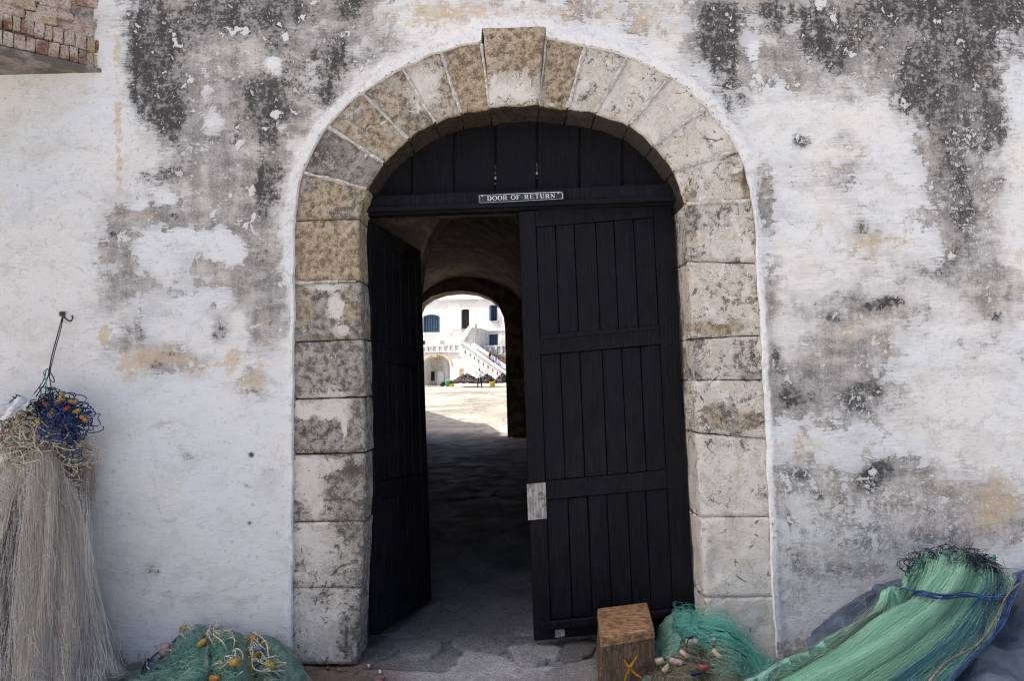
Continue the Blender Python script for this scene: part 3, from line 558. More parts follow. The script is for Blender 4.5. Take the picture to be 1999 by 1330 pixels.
# transom over the door: lintel beam and upright boards
TR = empty('door_transom', at(1012, 400, .26), 'black boarded arch panel over the door with a heavy lintel beam', 'transom')
def qpx(name, pts, yf, yb, mat, parent, bev=.004):
    f = np.array([at(x, y, yf) for x, y in pts]); b_ = f.copy(); b_[:, 1] = yb; return prism(name, f, b_, mat, parent, bev)
qpx('lintel', [(712,383),(1322,357),(1326,390),(708,412)], .165, .275, M['door'], TR)
qpx('lintel_batten', [(708,404),(1328,381),(1328,391),(708,414)], .150, .164, M['door'], TR, .003)
qpx('rebate_strip', [(708,413.5),(1328,392),(1328,399),(708,421)], .195, .275, M['door'], TR, .003)
je = [690, 804, 886, 967, 1048, 1131, 1215, 1345]; topx = np.argsort(INL[:, 0]); ix, iy = INL[:, 0], INL[:, 1]
arc = [(x, y) for x, y in INL if y < 470]; ax_ = np.array([p[0] for p in arc]); ay = np.array([p[1] for p in arc]); oo = np.argsort(ax_); ax_, ay = ax_[oo], ay[oo]
for k in range(7):
    x0, x1 = je[k]+2.2, je[k+1]-2.2; xs = np.linspace(x0, x1, 7); yl = lambda x: 372-(x-712)*26/610
    xs = xs[(xs > 700) & (xs < 1335)]; top = [(x, np.interp(x, ax_, ay)-6) for x in xs]
    poly = [(x, min(y, yl(x)-2)) for x, y in top]+[(x1 if k < 6 else xs[-1], yl(x1)+20), (x0 if k else xs[0], yl(x0)+20)]
    qpx('board', poly, .242+.004*(k % 3), .272, M['door'], TR, .003)
qpx('backing_board', [(704,430),(720,330),(800,240),(950,190),(1060,190),(1260,240),(1330,340),(1336,410)], .279, .290, M['dark'], TR, 0)
for gx_, ga, gb in ((967, 322, 362), (1048, 318, 350)):
    for t, hh, mt in ((.1, 8, M['oldmortar']), (.38, 7, M['oldmortar']), (.62, 6, M['mortar']), (.9, 4, M['oldmortar'])):
        y = ga+(gb-ga)*t; qpx('plaster_dab', [(gx_-2, y-hh/2), (gx_+2, y-hh/2), (gx_+2, y+hh/2), (gx_-2, y+hh/2)], .262, .271, mt, TR, .001)
# sign
SG = empty('sign', at(1017, 384, .16), 'small black sign with white serif lettering on the lintel beam', 'sign')
sc_ = [at(933, 380, .146), at(1100, 373.5, .146), at(1101, 389.5, .146), at(934, 397.5, .146)]; fs = bil(sc_)
def sq(u0, v0, u1, v1, f, b_): return np.array([fs(u0, v0, f), fs(u1, v0, f), fs(u1, v1, f), fs(u0, v1, f)]), np.array([fs(u0, v0, b_), fs(u1, v0, b_), fs(u1, v1, b_), fs(u0, v1, b_)])
prism('plate', *sq(0, 0, 1, 1, .003, -.006), M['signplate'], SG, .001)
bw = np.linalg.norm(sc_[1]-sc_[0]); bh = np.linalg.norm(sc_[3]-sc_[0])
def strip2(pts, wd, h=.0042):             # flat painted stroke on the plate, points in (u,v)
    P = np.array([fs(u, v, h) for u, v in pts]); d = np.gradient(P, axis=0); d /= np.linalg.norm(d, axis=1)[:, None]+1e-9
    N = nrm(fs(0, 0, 1)-fs(0, 0, 0)); s = np.cross(d, N); wd = np.broadcast_to(np.asarray(wd, float), (len(P),))[:, None]/2
    return np.vstack([P-s*wd, P+s*wd]), grid_faces(2, len(P))
bv, bf, off = [], [], 0
r1 = [(.985-.03*(1-math.cos(a)), .5) for a in (0,)]
for pts, wd in (([(.30, .08), (.60, .07), (.955, .07), (.975, .12), (.985, .35), (.987, .55), (.98, .82), (.965, .9)], .0032), ([(.02, .10), (.30, .08)], .0016), ([(.02, .12), (.018, .9)], .0016), ([(.02, .93), (.5, .94), (.965, .9)], .0013)):
    v, f = strip2(pts, wd); bv.append(v); bf.append(f+off); off += len(v)
mesh('border', np.vstack(bv), np.vstack(bf), M['signwhite'], None); par(bpy.data.objects['border'], SG)
# serif capitals: strokes (polyline, weight) in a unit box, x right, y up; T thick, t thin
def arcp(cx, cy, rx, ry, a0, a1, n=12): return [(cx+rx*math.cos(R(a)), cy+ry*math.sin(R(a))) for a in np.linspace(a0, a1, n)]
T_, t_ = .20, .085
GL = dict(D=[([(.2,0),(.2,1)],T_),([(.02,.97),(.45,.97)],t_),([(.02,.03),(.45,.03)],t_),(arcp(.42,.5,.44,.46,90,-90),[t_]*2+[T_*.7]+[T_]*6+[T_*.7]+[t_]*2)],
 O=[(arcp(.5,.5,.42,.46,90,450,25),[t_]*2+[.15]*3+[T_]*3+[.15]*3+[t_]*3+[.15]*3+[T_]*3+[.15]*2+[t_]*3)],
 R=[([(.2,0),(.2,1)],T_),([(.02,.97),(.5,.97)],t_),([(.02,.03),(.4,.03)],t_),([(.2,.5),(.5,.5)],t_),(arcp(.48,.735,.27,.235,90,-90),[t_]*2+[T_]*8+[t_]*2),([(.45,.5),(.78,.05),(.97,.03)],[T_,T_,t_])],
 F=[([(.22,0),(.22,1)],T_),([(.04,.97),(.85,.97),(.87,.75)],t_),([(.22,.52),(.6,.52)],t_),([(.04,.03),(.42,.03)],t_)],
 E=[([(.22,0),(.22,1)],T_),([(.04,.97),(.83,.97),(.86,.76)],t_),([(.22,.52),(.62,.52)],t_),([(.04,.03),(.85,.03),(.9,.28)],t_)],
 T=[([(.5,0),(.5,1)],T_),([(.06,.74),(.1,.97),(.9,.97),(.94,.74)],t_),([(.3,.03),(.7,.03)],t_)],
 U=[([(.2,1),(.2,.32),(.3,.1),(.5,.03)],[T_,T_,T_,t_]),([(.5,.03),(.7,.1),(.8,.32),(.8,1)],t_),([(.02,.97),(.38,.97)],t_),([(.64,.97),(.96,.97)],t_)],
 N=[([(.18,0),(.18,1)],t_),([(.12,1),(.84,.02)],T_),([(.84,0),(.84,1)],t_),([(.02,.03),(.34,.03)],t_),([(.68,.97),(.99,.97)],t_),([(.02,.97),(.2,.97)],t_)])
GL['"'] = [([(.3,1),(.25,.7)],.14),([(.62,1),(.57,.7)],.14)]
def letters(name, txt, u0, u1, vbase, vh):
    adv = [(.55 if c in ' ' else .8 if c == '"' else 1.0) for c in txt]; cw = (u1-u0)/sum(adv); u = u0
    for c, a in zip(txt, adv):
        vv, ff, o_ = [], [], 0
        for pts, wd in GL.get(c, []):
            hs = vh*bh; wd = np.asarray(wd)*hs*.98
            v, f = strip2([(u+x*cw*a*.88, vbase-y*vh) for x, y in pts], wd, .0046); vv.append(v); ff.append(f+o_); o_ += len(v)
        if vv: par(mesh(name, np.vstack(vv), np.vstack(ff), M['signwhite']), SG)
        u += cw*a
letters('quote_mark', '"', .035, .075, .60, .50); letters('letter', 'DOOR OF RETURN', .105, .905, .74, .52); letters('quote_mark', '"', .925, .962, .62, .50)

# ------------------------------------------------------------------ passage behind the door
YE = 13.4; TX0, TX1 = -2.95, .62
PS = tag(empty('passage', (-1.1, 6, 0)), kind='structure')
exit_px = [(803,880),(803,680),(805,645),(812,618),(824,592),(842,579),(868,570.5),(899,567.5),(930,571),(956,581),(974,596),(983,616),(986,645),(987,700),(989,780),(991,852),(991,880)]
ex = np.array([at(x, y, YE) for x, y in exit_px])[:, [0, 2]]
crown = 4.25; spring = 2.55; xc = (TX0+TX1)/2; hw = (TX1-TX0)/2
vault = [(xc+hw*math.cos(a), spring+(crown-spring)*math.sin(a)) for a in np.linspace(0, math.pi, 25)]
outer = [(TX0-.3, -.3), (TX1+.3, -.3), (TX1+.3, 5.0), (TX0-.3, 5.0)]
o = holed('end_wall', outer, [[tuple(p) for p in ex]], lambda u, v: (u, YE, v), lambda u, v: (u, YE+.75, v), M['tunnel']); par(o, PS)
# ring wall a little behind the door
ring_px = [(812,1300),(812,640),(815,560),(822,505),(838,462),(866,418),(905,385),(960,362),(1030,352),(1110,362),(1170,400),(1200,470),(1206,600),(1206,1300)]
rg = np.array([at(x, y, 1.75) for x, y in ring_px])[:, [0, 2]]; rg[[0, -1], 1] = -.25
o = holed('ring_wall', outer, [[tuple(p) for p in rg]], lambda u, v: (u, 1.75, v), lambda u, v: (u, 2.1, v), M['tunnel']); par(o, PS)
yy = np.concatenate([[2.1], np.arange(2.4, YE+.01, .3), [YE]]); sec = [(TX1, -.3), (TX1, .6), (TX1, 1.6)]+vault+[(TX0, 1.6), (TX0, .6), (TX0, -.3)]
VV = np.array([[(x, y, z) for x, z in sec] for y in yy]).reshape(-1, 3); VV += (fbm(VV, 1.3, 4, 90)*.05)[:, None]*np.stack([-np.sign(VV[:, 0]-xc), VV[:, 1]*0, -1.0*(VV[:, 2] > 2.5)], 1)
o = mesh('vault', VV, grid_faces(len(yy), len(sec)), M['tunnel'], None, True); par(o, PS)
# vestibule between the door and the ring wall
vs_ = [(1.75, -.3), (1.75, 2.9)]+[(.05+1.7*math.cos(a), 2.9+1.05*math.sin(a)) for a in np.linspace(.1, math.pi-.1, 14)]+[(-1.65, 2.9), (-1.65, -.3)]
VV = np.array([[(x, y, z) for x, z in vs_] for y in (.56, 1.0, 1.4, 1.75)]).reshape(-1, 3)
o = mesh('vestibule', VV, grid_faces(4, len(vs_)), M['tunnel'], None, True); par(o, PS)
o = holed('back_of_wall', [(-3.3, -.3), (2.2, -.3), (2.2, 5), (-3.3, 5)], [[(float(p[0]*1.16-.016), float(min(p[2], 4)*1.08-.10)) for p in iw]], lambda u, v: (u, .50, v), lambda u, v: (u, .62, v), M['tunnel']); par(o, PS)
# mass of the gate building over and beside the passage
GB = tag(empty('gate_building', (0, 7, 0)), 'white gate building mass behind the fort wall', 'building')
box('upper_block', (-13.9, .65, 5.0), (13.9, YE+.75, 9.0), M['far'], GB); box('side_block', (-13.9, .65, -.3), (-3.35, YE+.75, 4.995), M['far'], GB); box('side_block', (2.25, .65, -.3), (13.9, YE+.75, 4.995), M['far'], GB)
box('inner_block', (.95, 2.15, -.3), (2.245, YE+.75, 4.995), M['far'], GB)
box('roof_slab', (-14, .03, 9.0), (14, YE+.9, 9.25), M['far'], GB)
for k_o in [c for c in GB.children]:
    at_ = k_o.data.color_attributes.new('tint', 'FLOAT_COLOR', 'POINT')

# ------------------------------------------------------------------ ground
def gheight(x, y):
    s = np.where(y < 0, 0.0, np.where(y < 14, .15*y/14, .15+1.10*(y-14)/60)); return np.minimum(s, 1.25)
gxs = lines(-3.2, 3.2, .028, -160, 160, 1.22); y1 = np.arange(-1.0, 1.6, .022); y2 = np.arange(1.6, 14.4, .075); y3 = [14.4]
while y3[-1] < 380: y3.append(y3[-1]*1.02+.05 if y3[-1] < 90 else y3[-1]*1.2)
y0 = [-1.0]
while y0[0] > -160: y0.insert(0, y0[0]-max(.03, abs(y0[0]+1)*.3+.03))
gys = np.array(y0[:-1]+list(y1)+list(y2)+y3); GX, GY = np.meshgrid(gxs, gys, indexing='ij'); g = np.stack([GX.ravel(), GY.ravel(), np.zeros(GX.size)], 1)
def cells(p, size, seed):                 # jittered-grid Voronoi: edge distance and cell id
    q = p[:, :2]/size; i = np.floor(q).astype(np.int64); d1 = np.full(len(p), 9.0); d2 = d1.copy(); cid = np.zeros(len(p))
    for a in (-1, 0, 1):
        for b in (-1, 0, 1):
            c = i+[a, b]; z = np.zeros(len(p), np.int64); jx = c[:, 0]+_hash(c[:, 0], c[:, 1], z, seed); jy = c[:, 1]+_hash(c[:, 0], c[:, 1], z, seed+1); h = _hash(c[:, 0], c[:, 1], z, seed+2)
            d = np.hypot(q[:, 0]-jx, q[:, 1]-jy); lt = d < d1; d2 = np.where(lt, d1, np.minimum(d2, d)); cid = np.where(lt, h, cid); d1 = np.where(lt, d, d1)
    return (d2-d1)*size, cid
wp = g+np.stack([fbm(g, 1.5, 3, 3)*.18, fbm(g, 1.5, 3, 4)*.18, g[:, 2]], 1); e1, c1 = cells(wp*np.array([1, .8, 1]), 1.15, 5); e2, c2 = cells(wp*np.array([.8, 1, 1]), 1.5, 15)
yv = g[:, 1]; wt = sstep(.2, 1.6, yv)*(1-sstep(16, 22, yv)); wf = 1-sstep(.2, .9, yv)
g[:, 2] = gheight(g[:, 0], yv)+wt*(fbm(g, .9, 3, 6)*.05+fbm(g*[.8, 1.3, 1], 4.5, 4, 7)*.012+(c1-.5)*.014-.012*(1-sstep(0, .03, e1)))+wf*(fbm(g, 2.5, 4, 8)*.018+fbm(g, 9, 3, 9)*.006)
ef, cf = cells(wp, .42, 31); lip = wf*sstep(-.5, -.1, yv); g[:, 2] += lip*((cf-.5)*.012-.008*(1-sstep(0, .02, ef)))
yard = sstep(14.2, 15.2, yv)
front = np.array([.155, .15, .15])*(1+.5*fbm(g, 2.2, 5, 18)[:, None]); brown = np.array([.13, .095, .075]); fm = (1-sstep(-1.05, -.55, g[:, 0]+.5*yv))*sstep(-.6, .1, -yv+.15); front = front*(1-fm[:, None])+brown*fm[:, None]*(1+.4*fbm(g, 5, 4, 19)[:, None])
pale = sstep(.50, .7, cf)*lip*(1-fm); front = front*(1+.9*pale[:, None]); drk = (1-sstep(0, .02, ef))*lip; front *= (1-.6*drk[:, None])
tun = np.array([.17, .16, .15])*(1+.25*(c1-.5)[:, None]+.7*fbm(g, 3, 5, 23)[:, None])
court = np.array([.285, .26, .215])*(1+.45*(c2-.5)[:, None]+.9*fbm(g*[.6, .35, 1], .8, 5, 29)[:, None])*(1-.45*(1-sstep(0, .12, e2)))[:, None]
bounce_ground = np.array([.37, .355, .335]); fb = sstep(.75, 1.3, -yv)[:, None]  # out-of-view ground before the wall, kept pale to bounce light onto it
tint = front*wf[:, None]+tun*(1-wf)[:, None]; tint = tint*(1-yard[:, None])+court*yard[:, None]; tint = tint*(1-fb)+bounce_ground*fb
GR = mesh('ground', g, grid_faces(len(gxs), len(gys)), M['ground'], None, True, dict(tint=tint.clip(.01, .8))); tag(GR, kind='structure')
def ground_z(x, y):                       # height of the built ground sheet
    i = min(max(np.searchsorted(gxs, x)-1, 0), len(gxs)-2); j = min(max(np.searchsorted(gys, y)-1, 0), len(gys)-2); z = g[:, 2].reshape(GX.shape); a = (x-gxs[i])/(gxs[i+1]-gxs[i]); b = (y-gys[j])/(gys[j+1]-gys[j])
    return float((z[i, j]*(1-a)+z[i+1, j]*a)*(1-b)+(z[i, j+1]*(1-a)+z[i+1, j+1]*a)*b)
# broken paving at the threshold
def slab(px, zt, th, col, seed):
    P = np.array([atz(x, y, zt) for x, y in px]); c = P.mean(0); P = crm(np.vstack([P, P[:1]]), 8)[:-1]; P += np.stack([fbm(P, 18, 3, seed)*.035, fbm(P, 18, 3, seed+1)*.035, P[:, 2]*0], 1)
    V = [P]; 
    for s in (.93, .6, .3): q = c+(P-c)*s; q[:, 2] = zt+.004+fbm(q, 9, 3, seed)*.008; V.append(q)
    lo = P.copy(); lo[:, 2] = zt-th; V = [lo]+V; n = len(P); A = np.concatenate(V); A[n:2*n, 2] -= .004
    F = [[r_*n+i, r_*n+(i+1) % n, (r_+1)*n+(i+1) % n, (r_+1)*n+i] for r_ in range(len(V)-1) for i in range(n)]+[list(range((len(V)-1)*n, len(V)*n))]
    o = mesh('paving_slab', A, F, M['ground'], GR, True, dict(tint=np.tile(col, (len(A), 1)))); return o
slab([(996,1262),(1050,1258),(1092,1266),(1086,1284),(1042,1300),(1010,1292)], .013, .06, (.25, .245, .235), 3)
slab([(1098,1262),(1130,1250),(1166,1252),(1152,1278),(1120,1294),(1092,1284)], .015, .06, (.11, .105, .10), 5)
slab([(1062,1312),(1110,1298),(1166,1290),(1168,1330),(1080,1345)], .010, .06, (.20, .195, .19), 9)
slab([(884,1246),(930,1236),(968,1246),(960,1262),(915,1270),(886,1262)], .010, .06, (.17, .165, .155), 12)
slab([(770,1252),(830,1244),(866,1256),(850,1280),(790,1284)], .009, .06, (.19, .185, .175), 14)

# ------------------------------------------------------------------ broken brick springing, upper left
BK = empty('brick_overhang', at(100, 130, 0), 'broken brick overhang with a plastered underside sticking out of the white wall', 'brickwork')
A0 = at(196, 131, -.005); zb = A0[2]; Bp = atz(0, 86, zb); dirb = nrm((Bp-A0)*[1, 1, 0]); L = 4.2; End = A0+dirb*L
und = np.array([A0+[.01, .03, 0], A0, End, End*[1, 0, 1]+[0, .03, 0]]); up = und.copy(); und[:, 2] -= 0; up[:, 2] += .02
prism('underside', und-[0, 0, .028], up-[0, 0, .026], M['oldplaster'], BK)
rb = random.Random(3); nbk = nrm(np.cross(dirb, [0, 0, 1])); nbk = nbk if nbk[1] < 0 else -nbk
bmeshes = []
for v in range(10):
    bm = bmesh.new(); bmesh.ops.create_cube(bm, size=1); bmesh.ops.bevel(bm, geom=list(bm.edges), offset=.07, segments=1, affect='EDGES')
    for q in bm.verts: q.co += Vector((rb.uniform(-.06, .06), rb.uniform(-.05, .05), rb.uniform(-.05, .05)))
    me = bpy.data.meshes.new('brick'); bm.to_mesh(me); bm.free(); me.materials.append(M['brick']); bmeshes.append(me)
def brick(c, length, h, dp, rot, seed):
    o = bpy.data.objects.new('brick', bmeshes[seed % 10]); COL.objects.link(o)
    xa = Vector(dirb)*math.cos(rot)+Vector((0, 0, 1))*math.sin(rot); ya = Vector(nbk); za = xa.cross(ya); za = za if za.z > 0 else -za
    mm = Matrix.Identity(4)
    for k in range(3): mm[k][0], mm[k][1], mm[k][2], mm[k][3] = xa[k]*length, ya[k]*dp, za[k]*h, c[k]
    o.matrix_world = mm; o.parent = BK; o.matrix_parent_inverse = Matrix.Translation(BK.location).inverted(); return o
zc = 0.0; course = [(.088, 0, 0.0), (.085, .006, .0), (.062, -.012, .05), (.060, -.004, .06), (.062, -.016, .05), (.062, -.01, .02), (.07, -.008, .0), (.07, -.014, 0), (.07, -.004, 0), (.07, -.01, 0)]
si = 0; slope = .03
for r_, (ch, proud, jit) in enumerate(course):
    hdr = r_ < 2; x = rb.uniform(-.01, .01)+(-.03, -.025, .02, .0, .01, -.01, .0, -.02, .01, 0)[r_]
    while x < min(L, 1.5)-.05:
        ln = rb.uniform(.038, .062) if hdr else rb.uniform(.13, .21)
        c = A0+dirb*(x+ln/2)+np.array([0, 0, zc+ch/2+slope*(x) * (0 if r_ < 1 else 1)])+nbk*(proud-.05+rb.uniform(-.009, .009)-(.02 if x < .05 else 0)); 
        brick(c, ln-.002, ch-.003, .10, rb.uniform(-.05, .05)+slope*.5+(.0 if hdr else -.1), si); si += 1; x += ln
    zc += ch
core = np.array([A0+[.0, .04, 0], A0-nbk*.04, End-nbk*.04, End*[1, 0, 1]+[0, .02, 0]]); top = core.copy(); top[:, 2] += zc+.05
prism('core', core, top, M['brickmortar'], BK)
# ------------------------------------------------------------------ courtyard: castle front seen through the passage
FO = at(900, 749, 74.0); FN = nrm([-math.sin(R(24)), -math.cos(R(24)), 0])        # facade plane, turned a little to the left
def fp(px, py, off=0.0): return onplane(px, py, FO+FN*off, FN)
def fquad(name, pts, off, back, mat, parent):
    f = np.array([fp(x, y, off) for x, y in pts]); return prism(name, f, f-FN*(off-back), mat, parent)
def fpt(px, py, f_off, o2): q = fp(px, py, f_off); return q-FN*(f_off-o2)
def archpx(x0, x1, yt, yb, rise, n=8):
    c = (x0+x1)/2; r_ = (x1-x0)/2; return [(x0, yb)]+[(c-r_*math.cos(a), yt+rise*(1-math.sin(a))) for a in np.linspace(0, math.pi, n)]+[(x1, yb)]
def tintall(o, v=0.0):
    a = o.data.color_attributes.new('tint', 'FLOAT_COLOR', 'POINT'); c = np.ones((len(o.data.vertices), 4), np.float32); c[:, :3] = v; a.data.foreach_set('color', c.ravel())
CB = empty('castle_building', FO, 'long white castle building with blue shuttered windows across the sunny courtyard', 'building')
wins = [archpx(825, 858.5, 614, 649, 6), archpx(900, 916, 603.5, 646, 2.5), [(958.5,626.5),(958.5,596),(971,595.5),(971,626)], [(953.5,674.5),(953.5,652.8),(972,652.3),(972,674)], [(824,673.5),(824,665.5),(830,665.3),(830,673.3)],
        archpx(760, 793, 616, 651, 6), archpx(1030, 1052, 604, 646, 3), archpx(700, 733, 617, 652, 6), [(1016,675),(1016,653),(1034,652),(1034,674)]]
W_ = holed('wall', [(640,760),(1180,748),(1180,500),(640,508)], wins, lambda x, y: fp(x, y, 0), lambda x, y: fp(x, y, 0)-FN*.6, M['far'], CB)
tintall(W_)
# damp streaks low on the right of the facade, as vertex tint
co_ = np.array([v.co for v in W_.data.vertices])
for k, wpx in enumerate(wins):
    fr = fquad('window', wpx, -.25, -.42, M['dark'] if k == 1 else M['shutter'], CB)
    x0, x1 = min(p[0] for p in wpx), max(p[0] for p in wpx); y0, y1 = min(p[1] for p in wpx), max(p[1] for p in wpx)
    def sub(nm, pts, off, back, mt): o = fquad(nm, pts, off, back, mt, CB); o.parent = None; par(o, CB); return o
    nb = max(1, int((x1-x0)/5.5))
    for q in range(1, nb+1 if k not in (1, 4) else 1):
        xx = x0+(x1-x0)*q/(nb+1); b_ = fquad('glazing_bar', [(xx-.45, y0+3), (xx+.45, y0+3), (xx+.45, y1-.5), (xx-.45, y1-.5)], -.19, -.245, M['dark'], None); b_.parent = fr; b_.matrix_parent_inverse = (Matrix.Translation(CB.location)).inverted()
        b_.matrix_parent_inverse = Matrix.Translation(-Vector(CB.location)) if False else Matrix.Identity(4)
    s_ = fquad('sill', [(x0-1.5, y1), (x1+1.5, y1), (x1+1.5, y1+1.5), (x0-1.5, y1+1.5)], .18, -.10, M['far'], CB); tintall(s_, .3)
op = fquad('open_shutter', [(955.2,597),(958.3,596),(958.3,626.5),(955.2,625.5)], .35, .02, M['shutter'], CB)
for pts in ([(640,586.5),(1180,577),(1180,580),(640,589.5)], [(640,656),(880,650.5),(880,652.5),(640,658)], [(912,645.5),(1180,640),(1180,642.2),(912,647.5)]):
    c = fquad('string_course', pts, .22, -.05, M['far'], CB); tintall(c, .4)
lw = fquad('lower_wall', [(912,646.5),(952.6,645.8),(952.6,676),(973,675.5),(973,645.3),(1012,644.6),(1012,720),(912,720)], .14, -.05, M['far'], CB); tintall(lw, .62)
# terrace with archway
T0, T1 = 5.0, .02
arch_px = archpx(828, 878, 694.5, 754, 20, 12); niche = archpx(896, 911, 719, 741, 5)
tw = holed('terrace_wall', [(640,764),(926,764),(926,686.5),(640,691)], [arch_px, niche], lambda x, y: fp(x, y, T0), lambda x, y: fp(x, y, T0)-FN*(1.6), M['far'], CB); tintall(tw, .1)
tp = fquad('terrace_floor', [(640,688.6),(926,684.6),(926,687.4),(640,691.6)], T0+.15, .05, M['far'], CB); tintall(tp, .35)
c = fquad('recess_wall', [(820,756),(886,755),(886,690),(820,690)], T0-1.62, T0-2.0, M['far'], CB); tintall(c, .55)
c = fquad('niche_back', [(893,744),(914,744),(914,714),(893,714)], T0-.22, T0-.5, M['trim'], CB)
fquad('dark_opening', [(831,744),(847,743.6),(847,725.7),(831,726)], T0-1.45, T0-1.615, M['dark'], CB)
c = fquad('arched_door', archpx(854, 866, 725, 754, 5), T0-1.45, T0-1.615, M['white'], CB)
ai = archpx(826.5, 879.5, 692, 754, 21, 12)[1:-1]; ao = archpx(824.5, 881.5, 689.5, 754, 22, 12)[1:-1]
for k in range(len(ai)-1): fquad('arch_stone', [ai[k], ai[k+1], ao[k+1], ao[k]], T0+.12, T0-.2, M['trim'], CB)
fquad('keystone', [(845,690),(852,690),(853,697),(844,697)], T0+.2, T0-.1, M['trim'], CB)
c = fquad('door_panel', [(920,714),(929,713.6),(929,750),(920,750)], T0+.05, T0-.1, M['far'], CB); tintall(c, .45)
# balustrade along the terrace edge: rails, piers, balusters
def balustrade(x0, x1, yt, yb, off, n, slope=-.055):
    y = lambda x, b: b+(x-x0)*slope
    for (a, b) in ((yt, yt+2.6), (yb-2.2, yb)):
        c = fquad('rail', [(x0, y(x0, a)), (x1, y(x1, a)), (x1, y(x1, b)), (x0, y(x0, b))], off+.25, off-.25, M['far'], CB); tintall(c, .3)
    for k in range(n+1):
        x = x0+(x1-x0)*k/n; wd = 1.7 if k % 4 == 0 else 1.0
        c = fquad('pier' if k % 4 == 0 else 'baluster', [(x-wd, y(x, yt-(-.3 if k % 4 == 0 else -2.65))), (x+wd, y(x, yt-(-.3 if k % 4 == 0 else -2.65))), (x+wd, y(x, yb-2.25)), (x-wd, y(x, yb-2.25))], off+(.3 if k % 4 == 0 else .18), off-(.3 if k % 4 == 0 else .18), M['far'], CB); tintall(c, .45)
balustrade(640, 897, 686.5, 703.2, T0-.3, 96, -.058)
balustrade(946, 1100, 675.0, 693.5, 1.2, 56, -.03)
c = fquad('arch_behind', archpx(962, 1000, 697, 740, 9), .3, .16, M['trim'], CB)
# staircase
ST = empty('staircase', fp(940, 748, 7), 'white outside staircase with a slotted parapet climbing to the castle terrace', 'staircase')
S0 = 8.0
slots = [(908,687),(918,692.7),(926,698.7),(934.7,704.7),(944,710.8),(952.7,716.8),(962,722.8),(970.8,728.8)]
sl = [[(x-1.1, y-3.6), (x+1.1, y-2.2), (x+1.1, y+4.6), (x-1.1, y+3.2)] for x, y in slots]
c = holed('parapet', [(897,669.5),(902,670),(990,733.5),(990,754),(905,754),(905,700),(897,696)], sl, lambda x, y: fp(x, y, S0), lambda x, y: fp(x, y, S0)-FN*.45, M['far'], ST); tintall(c, .18)
for q in sl: fquad('slot_back', q, S0-.38, S0-.44, M['trim'], ST)
cp = fquad('coping', [(896,667.5),(902.5,668),(991,732),(991,734.6),(902,671),(896,670)], S0+.12, S0-.57, M['far'], ST); tintall(cp, .35)
for k in range(14):                       # treads
    t = k/14; x0 = 905+t*84; y0 = 681+t*61; x1 = 905+(k+1)/14*84
    c = fquad('step', [(x0, y0), (x1+.3, y0), (x1+.3, 756), (x0, 756)], S0-.47, S0-3.2, M['far'], ST); tintall(c, .3)
c = fquad('rear_parapet', [(920,671),(924,670),(990,716),(990,726),(920,682)], S0-3.25, S0-3.6, M['far'], ST); tintall(c, .2)
c = fquad('upper_parapet', [(893,664),(917,633),(927,632.5),(927,640),(921,640),(902,668),(902,676),(893,676)], 3.4, 2.9, M['far'], ST); tintall(c, .3)
c = fquad('upper_flight', [(900,684),(906,664),(921,642),(927,640),(927,684)], 2.85, .15, M['far'], ST); tintall(c, .4)
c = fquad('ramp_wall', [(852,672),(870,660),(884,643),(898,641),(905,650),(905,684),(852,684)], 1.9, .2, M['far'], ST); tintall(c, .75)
fquad('newel', [(855.5,672),(858,672),(858,657),(855.5,657)], 2.2, 1.95, M['far'], ST)
tintall(ST.children[-1], .5)
for o in CB.children[:]+ST.children[:]:
    if 'tint' not in o.data.color_attributes: tintall(o, .1)
# unseen wing added left of the courtyard, footprint shaped for its cast shadow
WG = empty('shadow_wing', (-12, 20, 0), 'unseen white wing added left of the courtyard to cast its shadow', 'building')
ft = [(-14, 14.2), (-4.95, 14.2), (-4.95, 15.7), (-5.45, 18.8), (-6.05, 19.2), (-8.2, 26.2), (-14, 26.2)]
wa = prism('wall', np.array([(x, y, -.3) for x, y in ft]), np.array([(x, y, 6.2) for x, y in ft]), M['far'], WG); tintall(wa, .1)
pr = prism('roof_ledge', np.array([(x-.15, y, 6.203) for x, y in ft]), np.array([(x-.15, y, 6.45) for x, y in ft]), M['far'], WG); tintall(pr, .2)
# heaps of iron balls
def heap(x0, x1, yb, hpx, off, n, label, name='cannonball_heap'):
    c = fpt((x0+x1)/2, yb, off, off); a = fp(x0, yb, off); b_ = fp(x1, yb, off); u = nrm(b_-a); wd = np.linalg.norm(b_-a)/2; h = hpx*78/1333; rr = .13
    bm = bmesh.new(); rnd = random.Random(int(x0)); t = []
    for k in range(n):
        s, q = rnd.uniform(-1, 1), rnd.uniform(-1, 1); hh = max(0, 1-abs(s)**1.5)*max(0, 1-abs(q)**1.6)*h*rnd.uniform(.55, 1.0)
        p = (a+b_)/2+u*s*wd+FN*q*1.4; bmesh.ops.create_icosphere(bm, subdivisions=1, radius=rr*rnd.uniform(.85, 1.2), matrix=Matrix.Translation((p[0], p[1], max(c[2], gheight(0, p[1]))+hh+.04)))
    me = bpy.data.meshes.new(name); bm.to_mesh(me); bm.free(); o = link(name, me, M['ball']); tag(o, label, 'cannonballs', 'heaps of iron balls', 'stuff')
heap(890, 931, 747.5, 14, 11, 420, 'long dark heap of iron cannonballs under the stair wall')
heap(939, 962, 747, 12, 11, 240, 'short dark heap of iron cannonballs beside a yellow tub')
heap(974, 990, 747, 14, 10.5, 200, 'tall black heap of iron cannonballs at the foot of the stairs')
